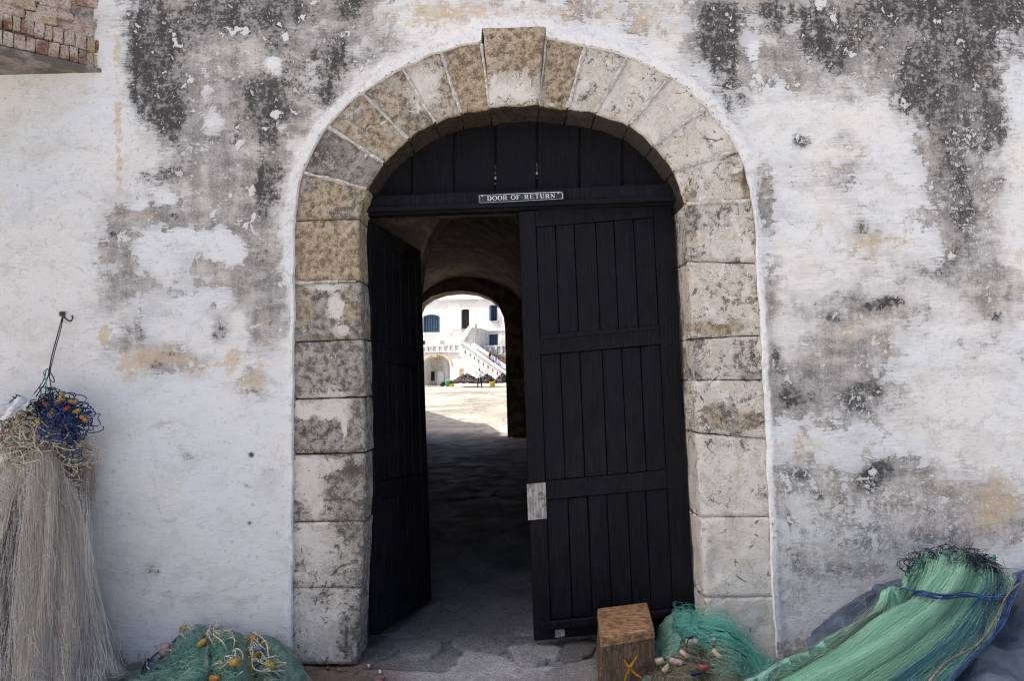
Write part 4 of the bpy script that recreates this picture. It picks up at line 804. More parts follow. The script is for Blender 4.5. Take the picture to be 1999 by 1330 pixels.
# bin and tub
def lathe(name, c, prof, mat, parent, n=14):
    V = [(c[0]+r_*math.cos(a), c[1]+r_*math.sin(a), c[2]+z) for r_, z in prof for a in np.linspace(0, 2*math.pi, n, endpoint=False)]
    F = [[k*n+i, k*n+(i+1) % n, (k+1)*n+(i+1) % n, (k+1)*n+i] for k in range(len(prof)-1) for i in range(n)]+[list(range(n))[::-1], list(range((len(prof)-1)*n, len(prof)*n))]
    o = mesh(name, V, F, mat, None, True); par(o, parent) if parent is not None else None; return o
def yardpt(px, py, off): q = fp(px, py, off); q[2] = gheight(0, q[1]); return q
q = yardpt(876, 748, 9); B = empty('waste_bin', q, 'green plastic bin in front of the courtyard archway', 'bin')
lathe('body', q, [(.26, 0), (.34, .5), (.34, .55)], M['bin'], B); lathe('lid', q, [(.37, .552), (.36, .62), (.2, .68), (.0, .69)], M['bin'], B)
q = yardpt(881.5, 748, 9.4); B = empty('plastic_tub', q, 'yellow plastic tub standing next to the green bin', 'tub', 'yellow tubs'); lathe('body', q, [(.2, 0), (.27, .34), (.29, .36), (.26, .36), (.2, .06)], M['yellow'], B)
q = yardpt(961, 747, 12.3); B = empty('plastic_tub', q, 'yellow plastic tub by the short heap of cannonballs', 'tub', 'yellow tubs'); lathe('body', q, [(.2, 0), (.27, .5), (.29, .52), (.26, .52), (.2, .06)], M['yellow'], B)
q = yardpt(863.5, 748, 9.2); B = empty('iron_cannonball', q, 'single black iron ball lying before the arched door', 'cannonball'); lathe('ball', q, [(.01, 0), (.2, .06), (.29, .28), (.2, .5), (.01, .57)], M['ball'], B)

# ------------------------------------------------------------------ people in the courtyard
def person(base, face, height, shirt, trousers, label, pose, group=None):
    s = height/1.75; root = empty('person', base, label, 'person', group)
    J = dict(pel=(0,0,.93), spine=(0,0,1.15), chest=(0,0,1.36), neck=(0,-.01,1.50), head=(0,-.03,1.60), crown=(0,-.02,1.72),
      shl=(.19,0,1.42), shr=(-.19,0,1.42), hl=(.10,0,.90), hr=(-.10,0,.90), kl=(.14,-.02,.50), kr=(-.15,-.03,.50), al=(.17,.02,.09), ar=(-.20,.01,.09), tl=(.19,-.14,.035), tr=(-.23,-.15,.035))
    if pose == 'akimbo': J.update(el=(.42,.02,1.20), wl=(.22,-.12,1.05), fl=(.16,-.15,1.02), er=(-.42,-.05,1.24), wr=(-.24,-.14,1.42), fr=(-.16,-.15,1.48))
    else: J.update(el=(.25,.03,1.14), wl=(.24,-.10,.92), fl=(.23,-.13,.84), er=(-.25,.03,1.14), wr=(-.27,-.12,.94), fr=(-.26,-.16,.86), kl=(.12,-.16,.52), al=(.12,-.05,.10), tl=(.12,-.2,.05))
    E = [('pel','spine'),('spine','chest'),('chest','neck'),('neck','head'),('head','crown'),('chest','shl'),('chest','shr'),('shl','el'),('el','wl'),('wl','fl'),('shr','er'),('er','wr'),('wr','fr'),('pel','hl'),('pel','hr'),('hl','kl'),('kl','al'),('al','tl'),('hr','kr'),('kr','ar'),('ar','tr')]
    rad = dict(pel=(.16,.12), spine=(.145,.11), chest=(.17,.12), neck=(.058,.058), head=(.085,.10), crown=(.06,.07), shl=(.075,.07), shr=(.075,.07), el=(.047,.047), er=(.047,.047), wl=(.033,.033), wr=(.033,.033), fl=(.035,.025), fr=(.035,.025), hl=(.10,.10), hr=(.10,.10), kl=(.07,.07), kr=(.07,.07), al=(.05,.05), ar=(.05,.05), tl=(.045,.035), tr=(.045,.035))
    nm = list(J); me = bpy.data.meshes.new('body'); ca, sa = math.cos(face), math.sin(face)
    me.from_pydata([((x*ca-y*sa)*s, (x*sa+y*ca)*s, z*s) for x, y, z in (J[k] for k in nm)], [(nm.index(a), nm.index(b)) for a, b in E], [])
    o = link('body', me); md = o.modifiers.new('skin', 'SKIN')
    for i, k in enumerate(nm): me.skin_vertices[0].data[i].radius = [r_*s for r_ in rad[k]]; me.skin_vertices[0].data[i].use_root = (k == 'pel')
    o.modifiers.new('sub', 'SUBSURF').levels = 1
    dg = bpy.context.evaluated_depsgraph_get(); dg.update(); m2 = bpy.data.meshes.new_from_object(o.evaluated_get(dg)); o.modifiers.clear(); o.data = m2
    m2.materials.clear(); [m2.materials.append(x) for x in (M['skin'], shirt, trousers, M['black'])]
    el, er = np.array(J['el'])*s, np.array(J['er'])*s
    for p in m2.polygons:
        c = p.center; z = c.z/s; rr = math.hypot(c.x, c.y)/s; p.use_smooth = True
        p.material_index = 0 if z > 1.49 else 2 if z < .92 and rr < .34 and z > .12 else 3 if z <= .12 else 1
        if rr > .20 and 0.8 < z < 1.49:
            arm = min((np.array(c)-np.array([q*s if i_ == 2 else 0 for i_, q in enumerate((0, 0, 0))])).tolist())
            if pose == 'akimbo' and rr < .30 and abs(c.y) > .09*s: p.material_index = 0
            if pose != 'akimbo' and z < 1.08: p.material_index = 0
    o.parent = root; return root
q = yardpt(936.5, 749, 14); person(q, R(-10), 1.78, M['white'], M['black'], 'person in white shirt and black trousers standing in the courtyard with a raised arm', 'akimbo')
for (px, py, sh_, tr_, lb) in ((957.5, 723, M['red'], M['black'], 'person in dark red top walking down the castle stairs'), (962, 727, M['white'], M['black'], 'person in white top and dark trousers walking down the castle stairs'), (969, 732, M['lav'], M['white'], 'person in lavender top and white trousers on the castle stairs'), (974, 735, M['white'], M['lav'], 'person in white top and lavender trousers on the lower castle stairs')):
    o_ = S0-1.6; t = (px-905)/84; b_ = fp(px, 681+int(t*14)/14*61, o_); base = fpt(px, py, o_, o_); base[2] = b_[2]
    # stand on the tread below
    base[2] = fp(px, 681+math.floor(t*14)/14*61, S0-.47)[2]
    person(base, R(60), 1.62, sh_, tr_, lb, 'walk', 'people on the castle stairs')
# ------------------------------------------------------------------ fishing nets, tarpaulin, stool
def ctrl(rows):                            # rows of (px,py,Y) -> control grid (nu along the row, nv down)
    A = np.array([[at(x, y, Y) for x, y, Y in r_] for r_ in rows]); return np.transpose(A, (1, 0, 2))
class Patch:
    def __init__(s, rows, folds=None):
        s.G = ctrl(rows); s.folds = folds; u, v = np.meshgrid(np.linspace(0, 1, 90), np.linspace(0, 1, 90), indexing='ij'); s.su, s.sv = u.ravel(), v.ravel(); s.P = s.pt(s.su, s.sv)
        d = s.P-CAM; dp = d@_f; s.px = PCX+FPX*(d@_r)/dp; s.py = PCY-FPX*(d@_u)/dp; s.dep = dp
    def pt(s, u, v, h=0.0):
        p = patch_eval(s.G, u, v); n = patch_normal(s.G, u, v); off = np.zeros(len(u)) if s.folds is None else s.folds(u, v, p)
        q = p+n*(off+h)[:, None] if np.ndim(h) or True else p
        q[:, 1] = np.minimum(q[:, 1], np.where(np.abs(q[:, 0]-.12) < .98, .16, -.022)); q[:, 2] = np.maximum(q[:, 2], .008); return q
    def find(s, x, y):
        k = np.argmin((s.px-x)**2+(s.py-y)**2-s.dep*0); return s.su[k], s.sv[k]
    def on(s, x, y, h=.01):
        u, v = s.find(x, y); return s.pt(np.array([u]), np.array([v]), np.array([h]))[0]
    def body(s, parent, name, c0, c1, seed, nu=110, nv=110, inset=-.016, mat=None, fine=.006, ur=(0, 1), vr=(0, 1)):
        u, v = np.meshgrid(np.linspace(*ur, nu), np.linspace(*vr, nv), indexing='ij'); u, v = u.ravel(), v.ravel(); p = s.pt(u, v, np.full(len(u), inset)); n = patch_normal(s.G, u, v)
        p += n*(fbm(p, 16, 4, seed)*fine*2+fbm(p, 60, 2, seed+1)*fine)[:, None]; p[:, 2] = np.maximum(p[:, 2], .004)
        t = (.5+.5*fbm(p, 8, 4, seed+2))[:, None]; o = mesh(name, p, grid_faces(nu, nv), mat or M['body'], None, True, dict(tint=np.array(c0)*(1-t)+np.array(c1)*t)); par(o, parent); return o
def strands(name, P, rad, cols, parent, sides=3):
    V, F = tubes(P, rad, sides); K = P.shape[1]; c = np.repeat(cols, K*sides, axis=0)
    o = mesh(name, V, F, M['strand'], None, True, dict(tint=c.clip(.005, .9))); par(o, parent); o['kind'] = 'stuff'; return o
def combed(pa, n, K, rad, c0, c1, parent, fuzz=.012, seed=0, vr=(0, 1), ur=(0, 1), wav=.012, name='combed_netting', minlen=.45, power=1.0):
    g_ = np.random.default_rng(seed); u0 = ur[0]+(ur[1]-ur[0])*g_.random(n)**power; ln = g_.uniform(minlen, 1, n)*(vr[1]-vr[0]); v0 = vr[0]+(vr[1]-vr[0]-ln)*g_.random(n)
    t = np.linspace(0, 1, K); v = v0[:, None]+ln[:, None]*t; ph = g_.uniform(0, 50, (n, 1)); fr = g_.uniform(2, 7, (n, 1)); u = u0[:, None]+wav*np.sin(ph+fr*v)+wav*.5*np.sin(ph*2+fr*3.3*v)+g_.normal(0, .02, (n, 1))*(v-v0[:, None])
    clump = fbm(np.stack([u.ravel()*14, v.ravel()*1.5, v.ravel()*0+seed], 1), 1, 3, seed).reshape(u.shape)
    h = g_.exponential(fuzz, (n, 1))+clump*fuzz*.9+fuzz*.7*np.sin(ph*3+fr*2*v)
    P = pa.pt(np.clip(u, 0, 1).ravel(), np.clip(v, 0, 1).ravel(), h.ravel()).reshape(n, K, 3)
    m_ = g_.random((n, 1)); cc = np.array(c0)*(1-m_)+np.array(c1)*m_; cc = cc*g_.uniform(.75, 1.25, (n, 1))*(1+.55*fbm(np.stack([u0*9, v0*1.2, u0*0+seed], 1), 1, 3, seed+3))[:, None].clip(.5, 1.4); return strands(name, P, rad*g_.uniform(.7, 1.3, n), cc, parent)
def curly(pa, n, K, step, rad, c0, c1, parent, fuzz=.02, seed=0, ur=(0, 1), vr=(0, 1), name='loose_netting', turn=.6, bias=None):
    g_ = np.random.default_rng(seed); u = np.zeros((n, K)); v = np.zeros((n, K)); u[:, 0] = g_.uniform(*ur, n); v[:, 0] = g_.uniform(*vr, n); a = g_.uniform(0, 6.28, n) if bias is None else g_.normal(bias, .6, n); da = g_.normal(0, turn, n)
    for k in range(1, K):
        da = da*.8+g_.normal(0, turn*.5, n); a = a+da; u[:, k] = u[:, k-1]+np.cos(a)*step; v[:, k] = v[:, k-1]+np.sin(a)*step
    h = np.minimum(g_.exponential(fuzz, (n, 1)), fuzz*3.2)*(.6+.8*np.abs(np.sin(np.linspace(0, 3, K)[None]+g_.uniform(0, 6, (n, 1)))))
    P = pa.pt(np.clip(u, 0, 1).ravel(), np.clip(v, 0, 1).ravel(), h.ravel()).reshape(n, K, 3)
    m_ = g_.random((n, 1)); cc = (np.array(c0)*(1-m_)+np.array(c1)*m_)*g_.uniform(.75, 1.25, (n, 1)); return strands(name, P, rad*g_.uniform(.7, 1.3, n), cc, parent)
def floatmesh(kind):
    bm = bmesh.new()
    if kind == 0: bmesh.ops.create_cone(bm, cap_ends=True, segments=10, radius1=.5, radius2=.46, depth=1.0)
    else: bmesh.ops.create_cube(bm, size=1.0)
    bmesh.ops.bevel(bm, geom=list(bm.edges), offset=.09, segments=2, affect='EDGES')
    rr = random.Random(kind+5)
    for v in bm.verts: v.co *= 1+rr.uniform(-.05, .05)
    me = bpy.data.meshes.new('float'); bm.to_mesh(me); bm.free(); me.polygons.foreach_set('use_smooth', np.ones(len(me.polygons), bool)); return me
FM = {}
def flt(pos, ln, dia, ang, tilt, col, parent, kind=0, name='float'):
    key = (kind, col)
    if key not in FM:
        me = floatmesh(kind); a = me.color_attributes.new('tint', 'FLOAT_COLOR', 'POINT'); c = np.ones((len(me.vertices), 4), np.float32); c[:, :3] = col; a.data.foreach_set('color', c.ravel()); me.materials.append(M['float']); FM[key] = me
    o = bpy.data.objects.new(name, FM[key]); COL.objects.link(o); ax = Vector((math.cos(ang)*math.cos(tilt), -math.sin(tilt), math.sin(ang)*math.cos(tilt)))
    o.matrix_world = Matrix.Translation(Vector(pos)) @ ax.to_track_quat('Z', 'X').to_matrix().to_4x4() @ Matrix.Diagonal((dia, dia*(.8 if kind else 1), ln, 1))
    o.parent = parent; o.matrix_parent_inverse = Matrix.Translation(parent.location).inverted(); return o
YEL, ORG, PNK, RED, CRM, NVY, LBL = (.46, .31, .07), (.46, .21, .06), (.52, .33, .31), (.34, .07, .07), (.50, .43, .31), (.018, .024, .05), (.16, .28, .44)
def cords(pa, parent, starts, ends, mat, rad, seed, wob=22, n=6, h=.018, name='cord'):
    r_ = random.Random(seed); V_, F_, off = [], [], 0
    for (a, b) in zip(starts, ends):
        pts = []
        for k in range(n):
            t = k/(n-1); x = a[0]*(1-t)+b[0]*t+(r_.uniform(-wob, wob) if 0 < k < n-1 else 0); y = a[1]*(1-t)+b[1]*t+(r_.uniform(-wob, wob)*.7 if 0 < k < n-1 else 0); pts.append(pa.on(x, y, h+r_.uniform(-.004, .012)))
        rope(name, pts, rad, mat, parent, 6, 5)
def loops(c, rx, rz, ry, n, mat, rad, parent, seed, name='cord_loop', size=(.02, .055), droop=.6):
    g_ = np.random.default_rng(seed); K = 22; t = np.linspace(0, 1, K)
    P = np.zeros((n, K, 3)); 
    for i in range(n):
        a = 2*math.pi*t*g_.uniform(.8, 1.7)+g_.uniform(0, 6.28); s1, s2 = g_.uniform(*size, 2); o = np.array(c)+np.array([g_.normal(0, rx), -abs(g_.normal(0, ry)), g_.normal(0, rz)])
        P[i, :, 0] = o[0]+s1*np.cos(a)+.015*np.sin(3*a+i); P[i, :, 1] = o[1]+.02*np.sin(a*1.3+i); P[i, :, 2] = o[2]+s2*(1+droop*t)*np.sin(a)-droop*.05*t
    P[..., 1] = np.minimum(P[..., 1], -.012)
    V, F = tubes(P, rad, 5); o = mesh(name, V, F, mat, None, True); par(o, parent); o['kind'] = 'stuff'; return o

# hanging pale net on the left
def foldsA(u, v, p): return .030*np.sin(u*17+v*2.5+1.2*np.sin(v*4))*sstep(.05, .6, v)+.018*np.sin(u*41+v*6+1)*sstep(.05, .4, v)-.07*np.exp(-((u-.30-.05*v)/.05)**2)*sstep(.15, .5, v)
pA = Patch([[(58,852,-.10),(72,842,-.15),(86,836,-.18),(100,842,-.15),(112,854,-.07)], [(2,925,-.10),(46,912,-.19),(86,904,-.25),(114,912,-.18),(136,928,-.05)], [(-48,1040,-.10),(22,1022,-.21),(84,1012,-.30),(132,1022,-.21),(166,1046,-.05)],
  [(-88,1155,-.10),(0,1145,-.24),(80,1138,-.35),(146,1148,-.25),(192,1168,-.06)], [(-120,1260,-.10),(-15,1257,-.28),(76,1252,-.40),(158,1262,-.30),(216,1274,-.08)], [(-150,1348,-.12),(-28,1352,-.34),(72,1352,-.47),(170,1347,-.36),(246,1324,-.11)]], foldsA)
NA = empty('fishing_net', at(80, 1300, -.25)*[1, 1, 0], 'pale beige fishing net hung in a bundle from a hook on the white wall', 'fishing net', 'fishing nets')
pA.body(NA, 'net_core', (.66, .56, .445), (.84, .755, .64), 3, inset=-.012, fine=.005, ur=(0, .80))
combed(pA, 5200, 12, .0009, (.84, .735, .60), (.97, .90, .79), NA, .006, 5, wav=.018, name='combed_netting')
combed(pA, 2300, 12, .00075, (.56, .50, .43), (.80, .75, .68), NA, .022, 6, ur=(.70, 1.0), name='frayed_edge', wav=.03)
combed(pA, 600, 12, .0010, (.075, .055, .04), (.20, .155, .12), NA, .006, 9, ur=(.25, .37), vr=(.22, 1), minlen=.3, name='fold_shade_netting')  # dark twine paints the shade inside the crease
pF = Patch([[(112,868,-.06),(148,878,-.08),(186,892,-.05)], [(120,940,-.06),(152,950,-.09),(186,930,-.05)], [(126,1040,-.05),(150,1075,-.08),(176,985,-.04)]])
combed(pF, 420, 12, .0008, (.42, .36, .30), (.66, .60, .52), NA, .014, 14, name='hanging_fringe', wav=.05, minlen=.2)
curly(pA, 800, 14, .026, .0007, (.62, .56, .48), (.88, .84, .77), NA, .014, 10, name='stray_netting', turn=.35, bias=math.pi/2)
gat = at(88, 800, -.16)
loops(at(55, 845, -.2), .11, .05, .05, 110, M['rope_b'], .0028, NA, 2, 'beige_cord_tangle', (.02, .065))
loops(at(150, 872, -.1), .055, .06, .05, 60, M['rope_b'], .0026, NA, 12, 'beige_cord_tangle', (.015, .05), 1.0)
loops(at(138, 822, -.17), .060, .055, .06, 80, M['rope_blue'], .0028, NA, 3, 'blue_cord_tangle', (.015, .05))
loops(at(105, 792, -.18), .05, .030, .05, 45, M['rope_navy'], .0030, NA, 4, 'navy_cord_tangle', (.015, .04))
for x, y, c, an, l_, d_ in ((118,783,ORG,.3,.055,.024),(142,785,ORG,-.2,.05,.02),(100,806,YEL,.8,.05,.022),(130,798,RED,.4,.04,.02),(164,818,ORG,-.6,.05,.022),(60,800,CRM,.1,.05,.024),(35,822,CRM,.9,.05,.026),(75,822,YEL,-.4,.05,.022),(12,842,PNK,.5,.05,.024),(50,842,CRM,.2,.06,.028),(120,775,YEL,1.0,.05,.02),(90,790,RED,-.6,.04,.02),(20,870,PNK,.3,.05,.022),(150,803,YEL,.2,.045,.02)):
    flt(at(x, y, -.27), l_*1.05, d_*1.1, an, .3, c, NA)
rope('hanging_line', [at(70, 775, -.16), at(92, 740, -.12), at(100, 700, -.08), at(112, 655, -.05), at(122, 618, -.04)], .003, M['rope_navy'], NA, 6)
rope('hanging_line', [at(104, 775, -.16), at(97, 735, -.12), at(106, 690, -.09), at(117, 650, -.05), at(124, 617, -.04)], .0026, M['rope_navy'], NA, 6)
rope('hanging_line', [at(66, 770, -.15), at(84, 745, -.13), at(92, 722, -.12), at(103, 735, -.11), at(106, 746, -.11), at(98, 742, -.12), at(95, 725, -.11)], .0026, M['rope_navy'], NA, 8)
rope('hanging_line', [at(88, 770, -.16), at(90, 745, -.14), at(85, 728, -.13), at(93, 720, -.12)], .003, M['rope_green'], NA, 6)
HK = empty('wall_hook', at(122, 614, 0), 'small rusty iron hook in the white wall holding the hanging net', 'hook')
rope('shank', [at(122, 613, .03), at(122, 613, -.04)], .006, M['iron'], HK, 4); rope('bend', [at(122, 613, -.04), at(128, 622, -.05), at(138, 627, -.05), at(142, 620, -.05), at(140, 616, -.05)], .0045, M['iron'], HK, 5); lathe('rosette', at(122, 613, 0), [(.0, -.014), (.016, -.012), (.016, .012), (.0, .014)], M['iron'], HK)
# white cloth lying on top of the bundle
pC = Patch([[(-40,800,-.16),(0,790,-.22),(30,779,-.26),(56,776,-.24)], [(-45,812,-.24),(-2,800,-.31),(30,788,-.33),(58,784,-.29)], [(-45,832,-.26),(-5,812,-.34),(24,803,-.36),(50,795,-.31)], [(-48,845,-.24),(-10,826,-.32),(16,812,-.34),(44,802,-.29)]], lambda u, v, p: .012*np.sin(u*17+v*5)+.008*np.sin(v*21+u*4))
CL = pC.body(empty('cloth_rag', at(20, 800, -.25), 'crumpled white cloth rag on top of the hanging beige net', 'cloth'), 'cloth', (.6, .6, .6), (.6, .6, .6), 9, 40, 40, 0, M['cloth'], .003); CL.modifiers.new('thick', 'SOLIDIFY').thickness = .002

# green net with yellow floats on the ground left of the doorway
def foldsB(u, v, p): return fbm(p, 6, 3, 61)*.065+fbm(p, 15, 2, 62)*.016
pB = Patch([[(228,1330,-.03),(300,1306,-.04),(345,1262,-.05),(378,1236,-.05),(415,1248,-.05),(442,1238,-.06),(485,1258,-.05),(520,1254,-.05),(556,1276,-.05),(584,1314,-.05)], [(216,1340,-.2),(296,1322,-.2),(346,1286,-.22),(382,1258,-.25),(418,1272,-.2),(446,1256,-.25),(490,1276,-.2),(526,1270,-.24),(562,1292,-.22),(598,1326,-.2)],
  [(206,1364,-.4),(292,1348,-.38),(350,1326,-.38),(388,1304,-.42),(424,1318,-.36),(450,1296,-.44),(496,1318,-.36),(532,1306,-.42),(572,1328,-.38),(612,1352,-.36)], [(200,1402,-.6),(292,1396,-.6),(352,1390,-.62),(390,1380,-.66),(428,1388,-.6),(456,1376,-.66),(502,1388,-.6),(540,1382,-.64),(580,1392,-.6),(626,1402,-.58)]], foldsB)
NB_ = empty('fishing_net', at(410, 1330, -.3)*[1, 1, 0], 'green fishing net with yellow floats heaped at the wall foot beside the stone jamb', 'fishing net', 'fishing nets')
pB.body(NB_, 'net_core', (.10, .18, .13), (.22, .30, .23), 13, inset=-.022, fine=.007)
curly(pB, 2600, 14, .026, .0008, (.16, .36, .26), (.38, .58, .47), NB_, .014, 15)
curly(pB, 800, 14, .026, .0008, (.10, .36, .25), (.24, .54, .40), NB_, .014, 16, ur=(.42, .62), vr=(.1, .8), name='green_tuft')
r_ = random.Random(15); cords(pB, NB_, [(r_.uniform(430, 560), r_.uniform(1245, 1300)) for _ in range(16)], [(r_.uniform(460, 605), r_.uniform(1270, 1335)) for _ in range(16)], M['rope_b'], .003, 16, 14, h=.058)
curly(pB, 600, 14, .026, .0008, (.22, .20, .13), (.38, .34, .24), NB_, .012, 17, ur=(.45, 1), name='straw_netting')
r_ = random.Random(5); st = [(440+r_.uniform(-14, 14), 1240+r_.uniform(-6, 8)) for _ in range(26)]; en = [(r_.uniform(455, 600), r_.uniform(1265, 1335)) for _ in range(26)]
cords(pB, NB_, st, en, M['rope_b'], .0034, 6, 9, h=.060)
cords(pB, NB_, [(372,1226),(345,1245),(335,1290),(375,1240),(310,1300),(440,1236),(420,1242)], [(440,1240),(430,1245),(360,1262),(438,1250),(300,1330),(480,1250),(350,1268)], M['rope_b'], .0034, 8, 10, h=.060)
cords(pB, NB_, [(330,1255),(290,1320),(350,1250),(240,1326),(505,1290)], [(290,1310),(240,1330),(330,1300),(320,1325),(520,1330)], M['rope_blue'], .0055, 9, 8, h=.055)
loops(at(440, 1243, -.20), .03, .012, .03, 26, M['rope_b'], .0024, NB_, 21, 'knot', (.01, .03), .2)
loops(at(445, 1300, -.46), .025, .012, .02, 9, M['rope_b'], .0024, NB_, 22, 'cord_coil', (.02, .04), .1)
fl = [(519,1247,1.2,.062,.03,YEL),(508,1255,.9,.06,.03,YEL),(490,1252,.2,.05,.028,YEL),(546,1256,1.3,.045,.026,CRM),(540,1270,.25,.06,.03,YEL),(556,1266,.6,.06,.036,NVY),(533,1254,-.5,.05,.028,LBL),(503,1270,.8,.05,.026,YEL),(466,1282,.9,.055,.03,YEL),(385,1278,.7,.055,.034,YEL),(397,1288,1.0,.05,.028,YEL),(491,1302,.6,.06,.03,YEL),(475,1300,-.4,.06,.034,NVY),(453,1314,.4,.055,.036,YEL),(382,1222,-.3,.05,.03,RED),(367,1236,.3,.04,.026,YEL),(520,1282,-.2,.05,.02,LBL),(555,1286,.2,.04,.026,CRM),(460,1250,.5,.06,.034,NVY),(442,1330,.1,.05,.03,ORG),(396,1226,.1,.045,.022,CRM),(530,1277,.9,.045,.024,YEL),(575,1290,.5,.045,.024,YEL)]
r_ = random.Random(77)
fl += [(r_.uniform(470, 592), r_.uniform(1255, 1330), r_.uniform(-.9, 1.2), .05, .026, r_.choice([YEL, YEL, YEL, CRM, NVY])) for _ in range(14)]
for x, y, an, l_, d_, c in fl: flt(pB.on(x, y, .062), l_*1.0, d_*1.0, an, .25, c, NB_)
tg = flt(pB.on(340, 1282, .07), .06, .06, .1, .1, (.62, .42, .40), NB_, 1, 'tag'); tg.scale.y *= .35

# small teal net heap between stool and right jamb
def foldsM(u, v, p): return fbm(p, 8, 3, 71)*.03+fbm(p, 20, 2, 72)*.010
pM = Patch([[(1288,1268,.12),(1310,1226,.12),(1336,1204,.11),(1364,1214,.08),(1394,1222,-.03),(1430,1258,-.03),(1482,1304,-.03)], [(1272,1296,-.10),(1300,1266,-.10),(1336,1248,-.12),(1366,1262,-.10),(1404,1256,-.17),(1450,1292,-.14),(1500,1328,-.16)], [(1262,1334,-.30),(1298,1308,-.30),(1340,1290,-.36),(1372,1306,-.30),(1414,1300,-.38),(1470,1330,-.32),(1520,1356,-.34)], [(1255,1388,-.52),(1298,1378,-.54),(1342,1366,-.58),(1376,1376,-.54),(1422,1374,-.58),(1490,1392,-.54),(1540,1402,-.52)]], foldsM)
NM = empty('fishing_net', at(1380, 1340, -.3)*[1, 1, 0], 'small fluffy teal net heap with pink and cream floats behind the wooden stool', 'fishing net', 'fishing nets')
pM.body(NM, 'net_core', (.08, .20, .16), (.16, .26, .20), 23, inset=-.045, fine=.006)
curly(pM, 2700, 13, .027, .0007, (.10, .46, .36), (.30, .70, .58), NM, .026, 25, vr=(0, .45), name='teal_fluff', turn=.5)
curly(pM, 1200, 13, .027, .0007, (.12, .48, .37), (.32, .72, .58), NM, .016, 26, ur=(.72, .98), vr=(.1, .9), name='teal_fluff')
curly(pM, 1400, 13, .025, .0009, (.14, .14, .09), (.36, .33, .23), NM, .012, 27, vr=(.4, 1), ur=(0, .8), name='straw_netting')
for k, (a, b) in enumerate((((1300,1300),(1420,1252)), ((1290,1320),(1372,1235)), ((1372,1235),(1450,1270)), ((1310,1262),(1440,1300)))): cords(pM, NM, [a], [b], M['rope_navy'], .0028, 31+k, 12, h=.06)
for x, y, an, l_, d_, c in ((1345,1268,.1,.065,.034,CRM),(1362,1262,.6,.05,.03,CRM),(1336,1290,-.6,.05,.024,PNK),(1328,1304,-.2,.06,.030,PNK),(1358,1310,.1,.055,.032,RED),(1405,1292,-.8,.06,.020,CRM),(1297,1304,.3,.05,.032,CRM),(1350,1324,.2,.05,.026,NVY),(1395,1264,.3,.04,.022,CRM),(1312,1316,.8,.045,.024,CRM),(1380,1300,-.4,.04,.02,PNK)): flt(pM.on(x, y, .040), l_, d_, an, .25, c, NM, 1 if c == CRM else 0)
q = pM.on(1262, 1325, .02); fo_ = flt(q+[-.01, -.03, .0], .08, .04, 1.2, .5, LBL, NM, 1); 

# blue tarpaulin under the big net
def foldsT(u, v, p): return (.020*np.sin(u*31+v*9+3*np.sin(v*5))+.015*np.sin(v*26-u*17)+fbm(p, 6, 3, 81)*.03)*sstep(0, .12, v)+fbm(p, 16, 3, 82)*.008
cols_ = [1585, 1640, 1700, 1760, 1850, 1940, 2000, 2100, 2260]
rowsT = [list(zip(cols_, (1236,1188,1152,1130,1126,1134,1114,1096,1080), [-.03]*9)), list(zip([1580,1640,1700,1765,1855,1945,2010,2120,2290], (1262,1214,1174,1148,1142,1152,1136,1120,1105), [-.12]*9)), list(zip([1585,1650,1715,1790,1880,1965,2040,2160,2340], (1300,1262,1232,1206,1196,1198,1184,1172,1160), [-.30]*9)),
  list(zip([1600,1670,1740,1820,1910,2000,2080,2210,2400], (1350,1322,1298,1276,1258,1246,1236,1226,1216), [-.50]*9)), list(zip([1620,1700,1780,1860,1950,2050,2140,2280,2480], (1405,1390,1370,1346,1322,1306,1296,1288,1280), [-.72]*9)), list(zip([1650,1740,1830,1920,2020,2130,2230,2380,2600], (1475,1470,1460,1450,1440,1430,1420,1410,1400), [-.95]*9))]
pT = Patch(rowsT, foldsT)
TPn = empty('tarpaulin', at(1900, 1330, -.4)*[1, 1, 0], 'crumpled dusty blue tarpaulin over a mound against the wall under the green net', 'tarpaulin')
ts = pT.body(TPn, 'sheet', (.1, .1, .1), (.1, .1, .1), 33, 170, 130, 0, M['tarp'], .0035)
# big green net
def foldsD(u, v, p): return .034*np.sin(u*13+v*2.2+.8*np.sin(v*5))*sstep(.02, .3, v)+.012*np.sin(u*33+v*3)+fbm(p, 5, 3, 91)*.030-.03*np.exp(-((v-.30-.05*u)/.035)**2)
colD = [[(1775,1116,-.14),(1752,1150,-.20),(1716,1184,-.28),(1662,1226,-.36),(1588,1272,-.42),(1500,1310,-.42),(1440,1345,-.50)], [(1810,1092,-.17),(1785,1140,-.27),(1745,1180,-.36),(1680,1230,-.44),(1600,1282,-.52),(1515,1325,-.58),(1440,1375,-.66)], [(1855,1077,-.19),(1850,1130,-.31),(1810,1185,-.44),(1740,1245,-.56),(1650,1305,-.64),(1560,1355,-.72),(1480,1410,-.80)],
  [(1895,1088,-.19),(1910,1130,-.31),(1880,1190,-.46),(1810,1262,-.60),(1730,1325,-.72),(1640,1385,-.82),(1560,1440,-.92)], [(1930,1108,-.17),(1965,1140,-.26),(1948,1195,-.42),(1895,1270,-.54),(1836,1335,-.68),(1755,1400,-.80),(1680,1460,-.92)]]
pD = Patch([list(r_) for r_ in zip(*colD)], foldsD)
ND = empty('fishing_net', at(1700, 1330, -.5)*[1, 1, 0], 'big combed bright green fishing net spread down over the blue tarpaulin', 'fishing net', 'fishing nets')
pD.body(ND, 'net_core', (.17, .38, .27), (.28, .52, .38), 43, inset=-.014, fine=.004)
combed(pD, 7000, 11, .0008, (.28, .62, .40), (.56, .84, .64), ND, .006, 45, wav=.014)
combed(pD, 1200, 11, .0008, (.07, .16, .14), (.18, .30, .25), ND, .008, 59, ur=(0, .30), vr=(.15, 1), name='side_shade_netting', wav=.02)  # darker twine colours the net's left side as if in shade
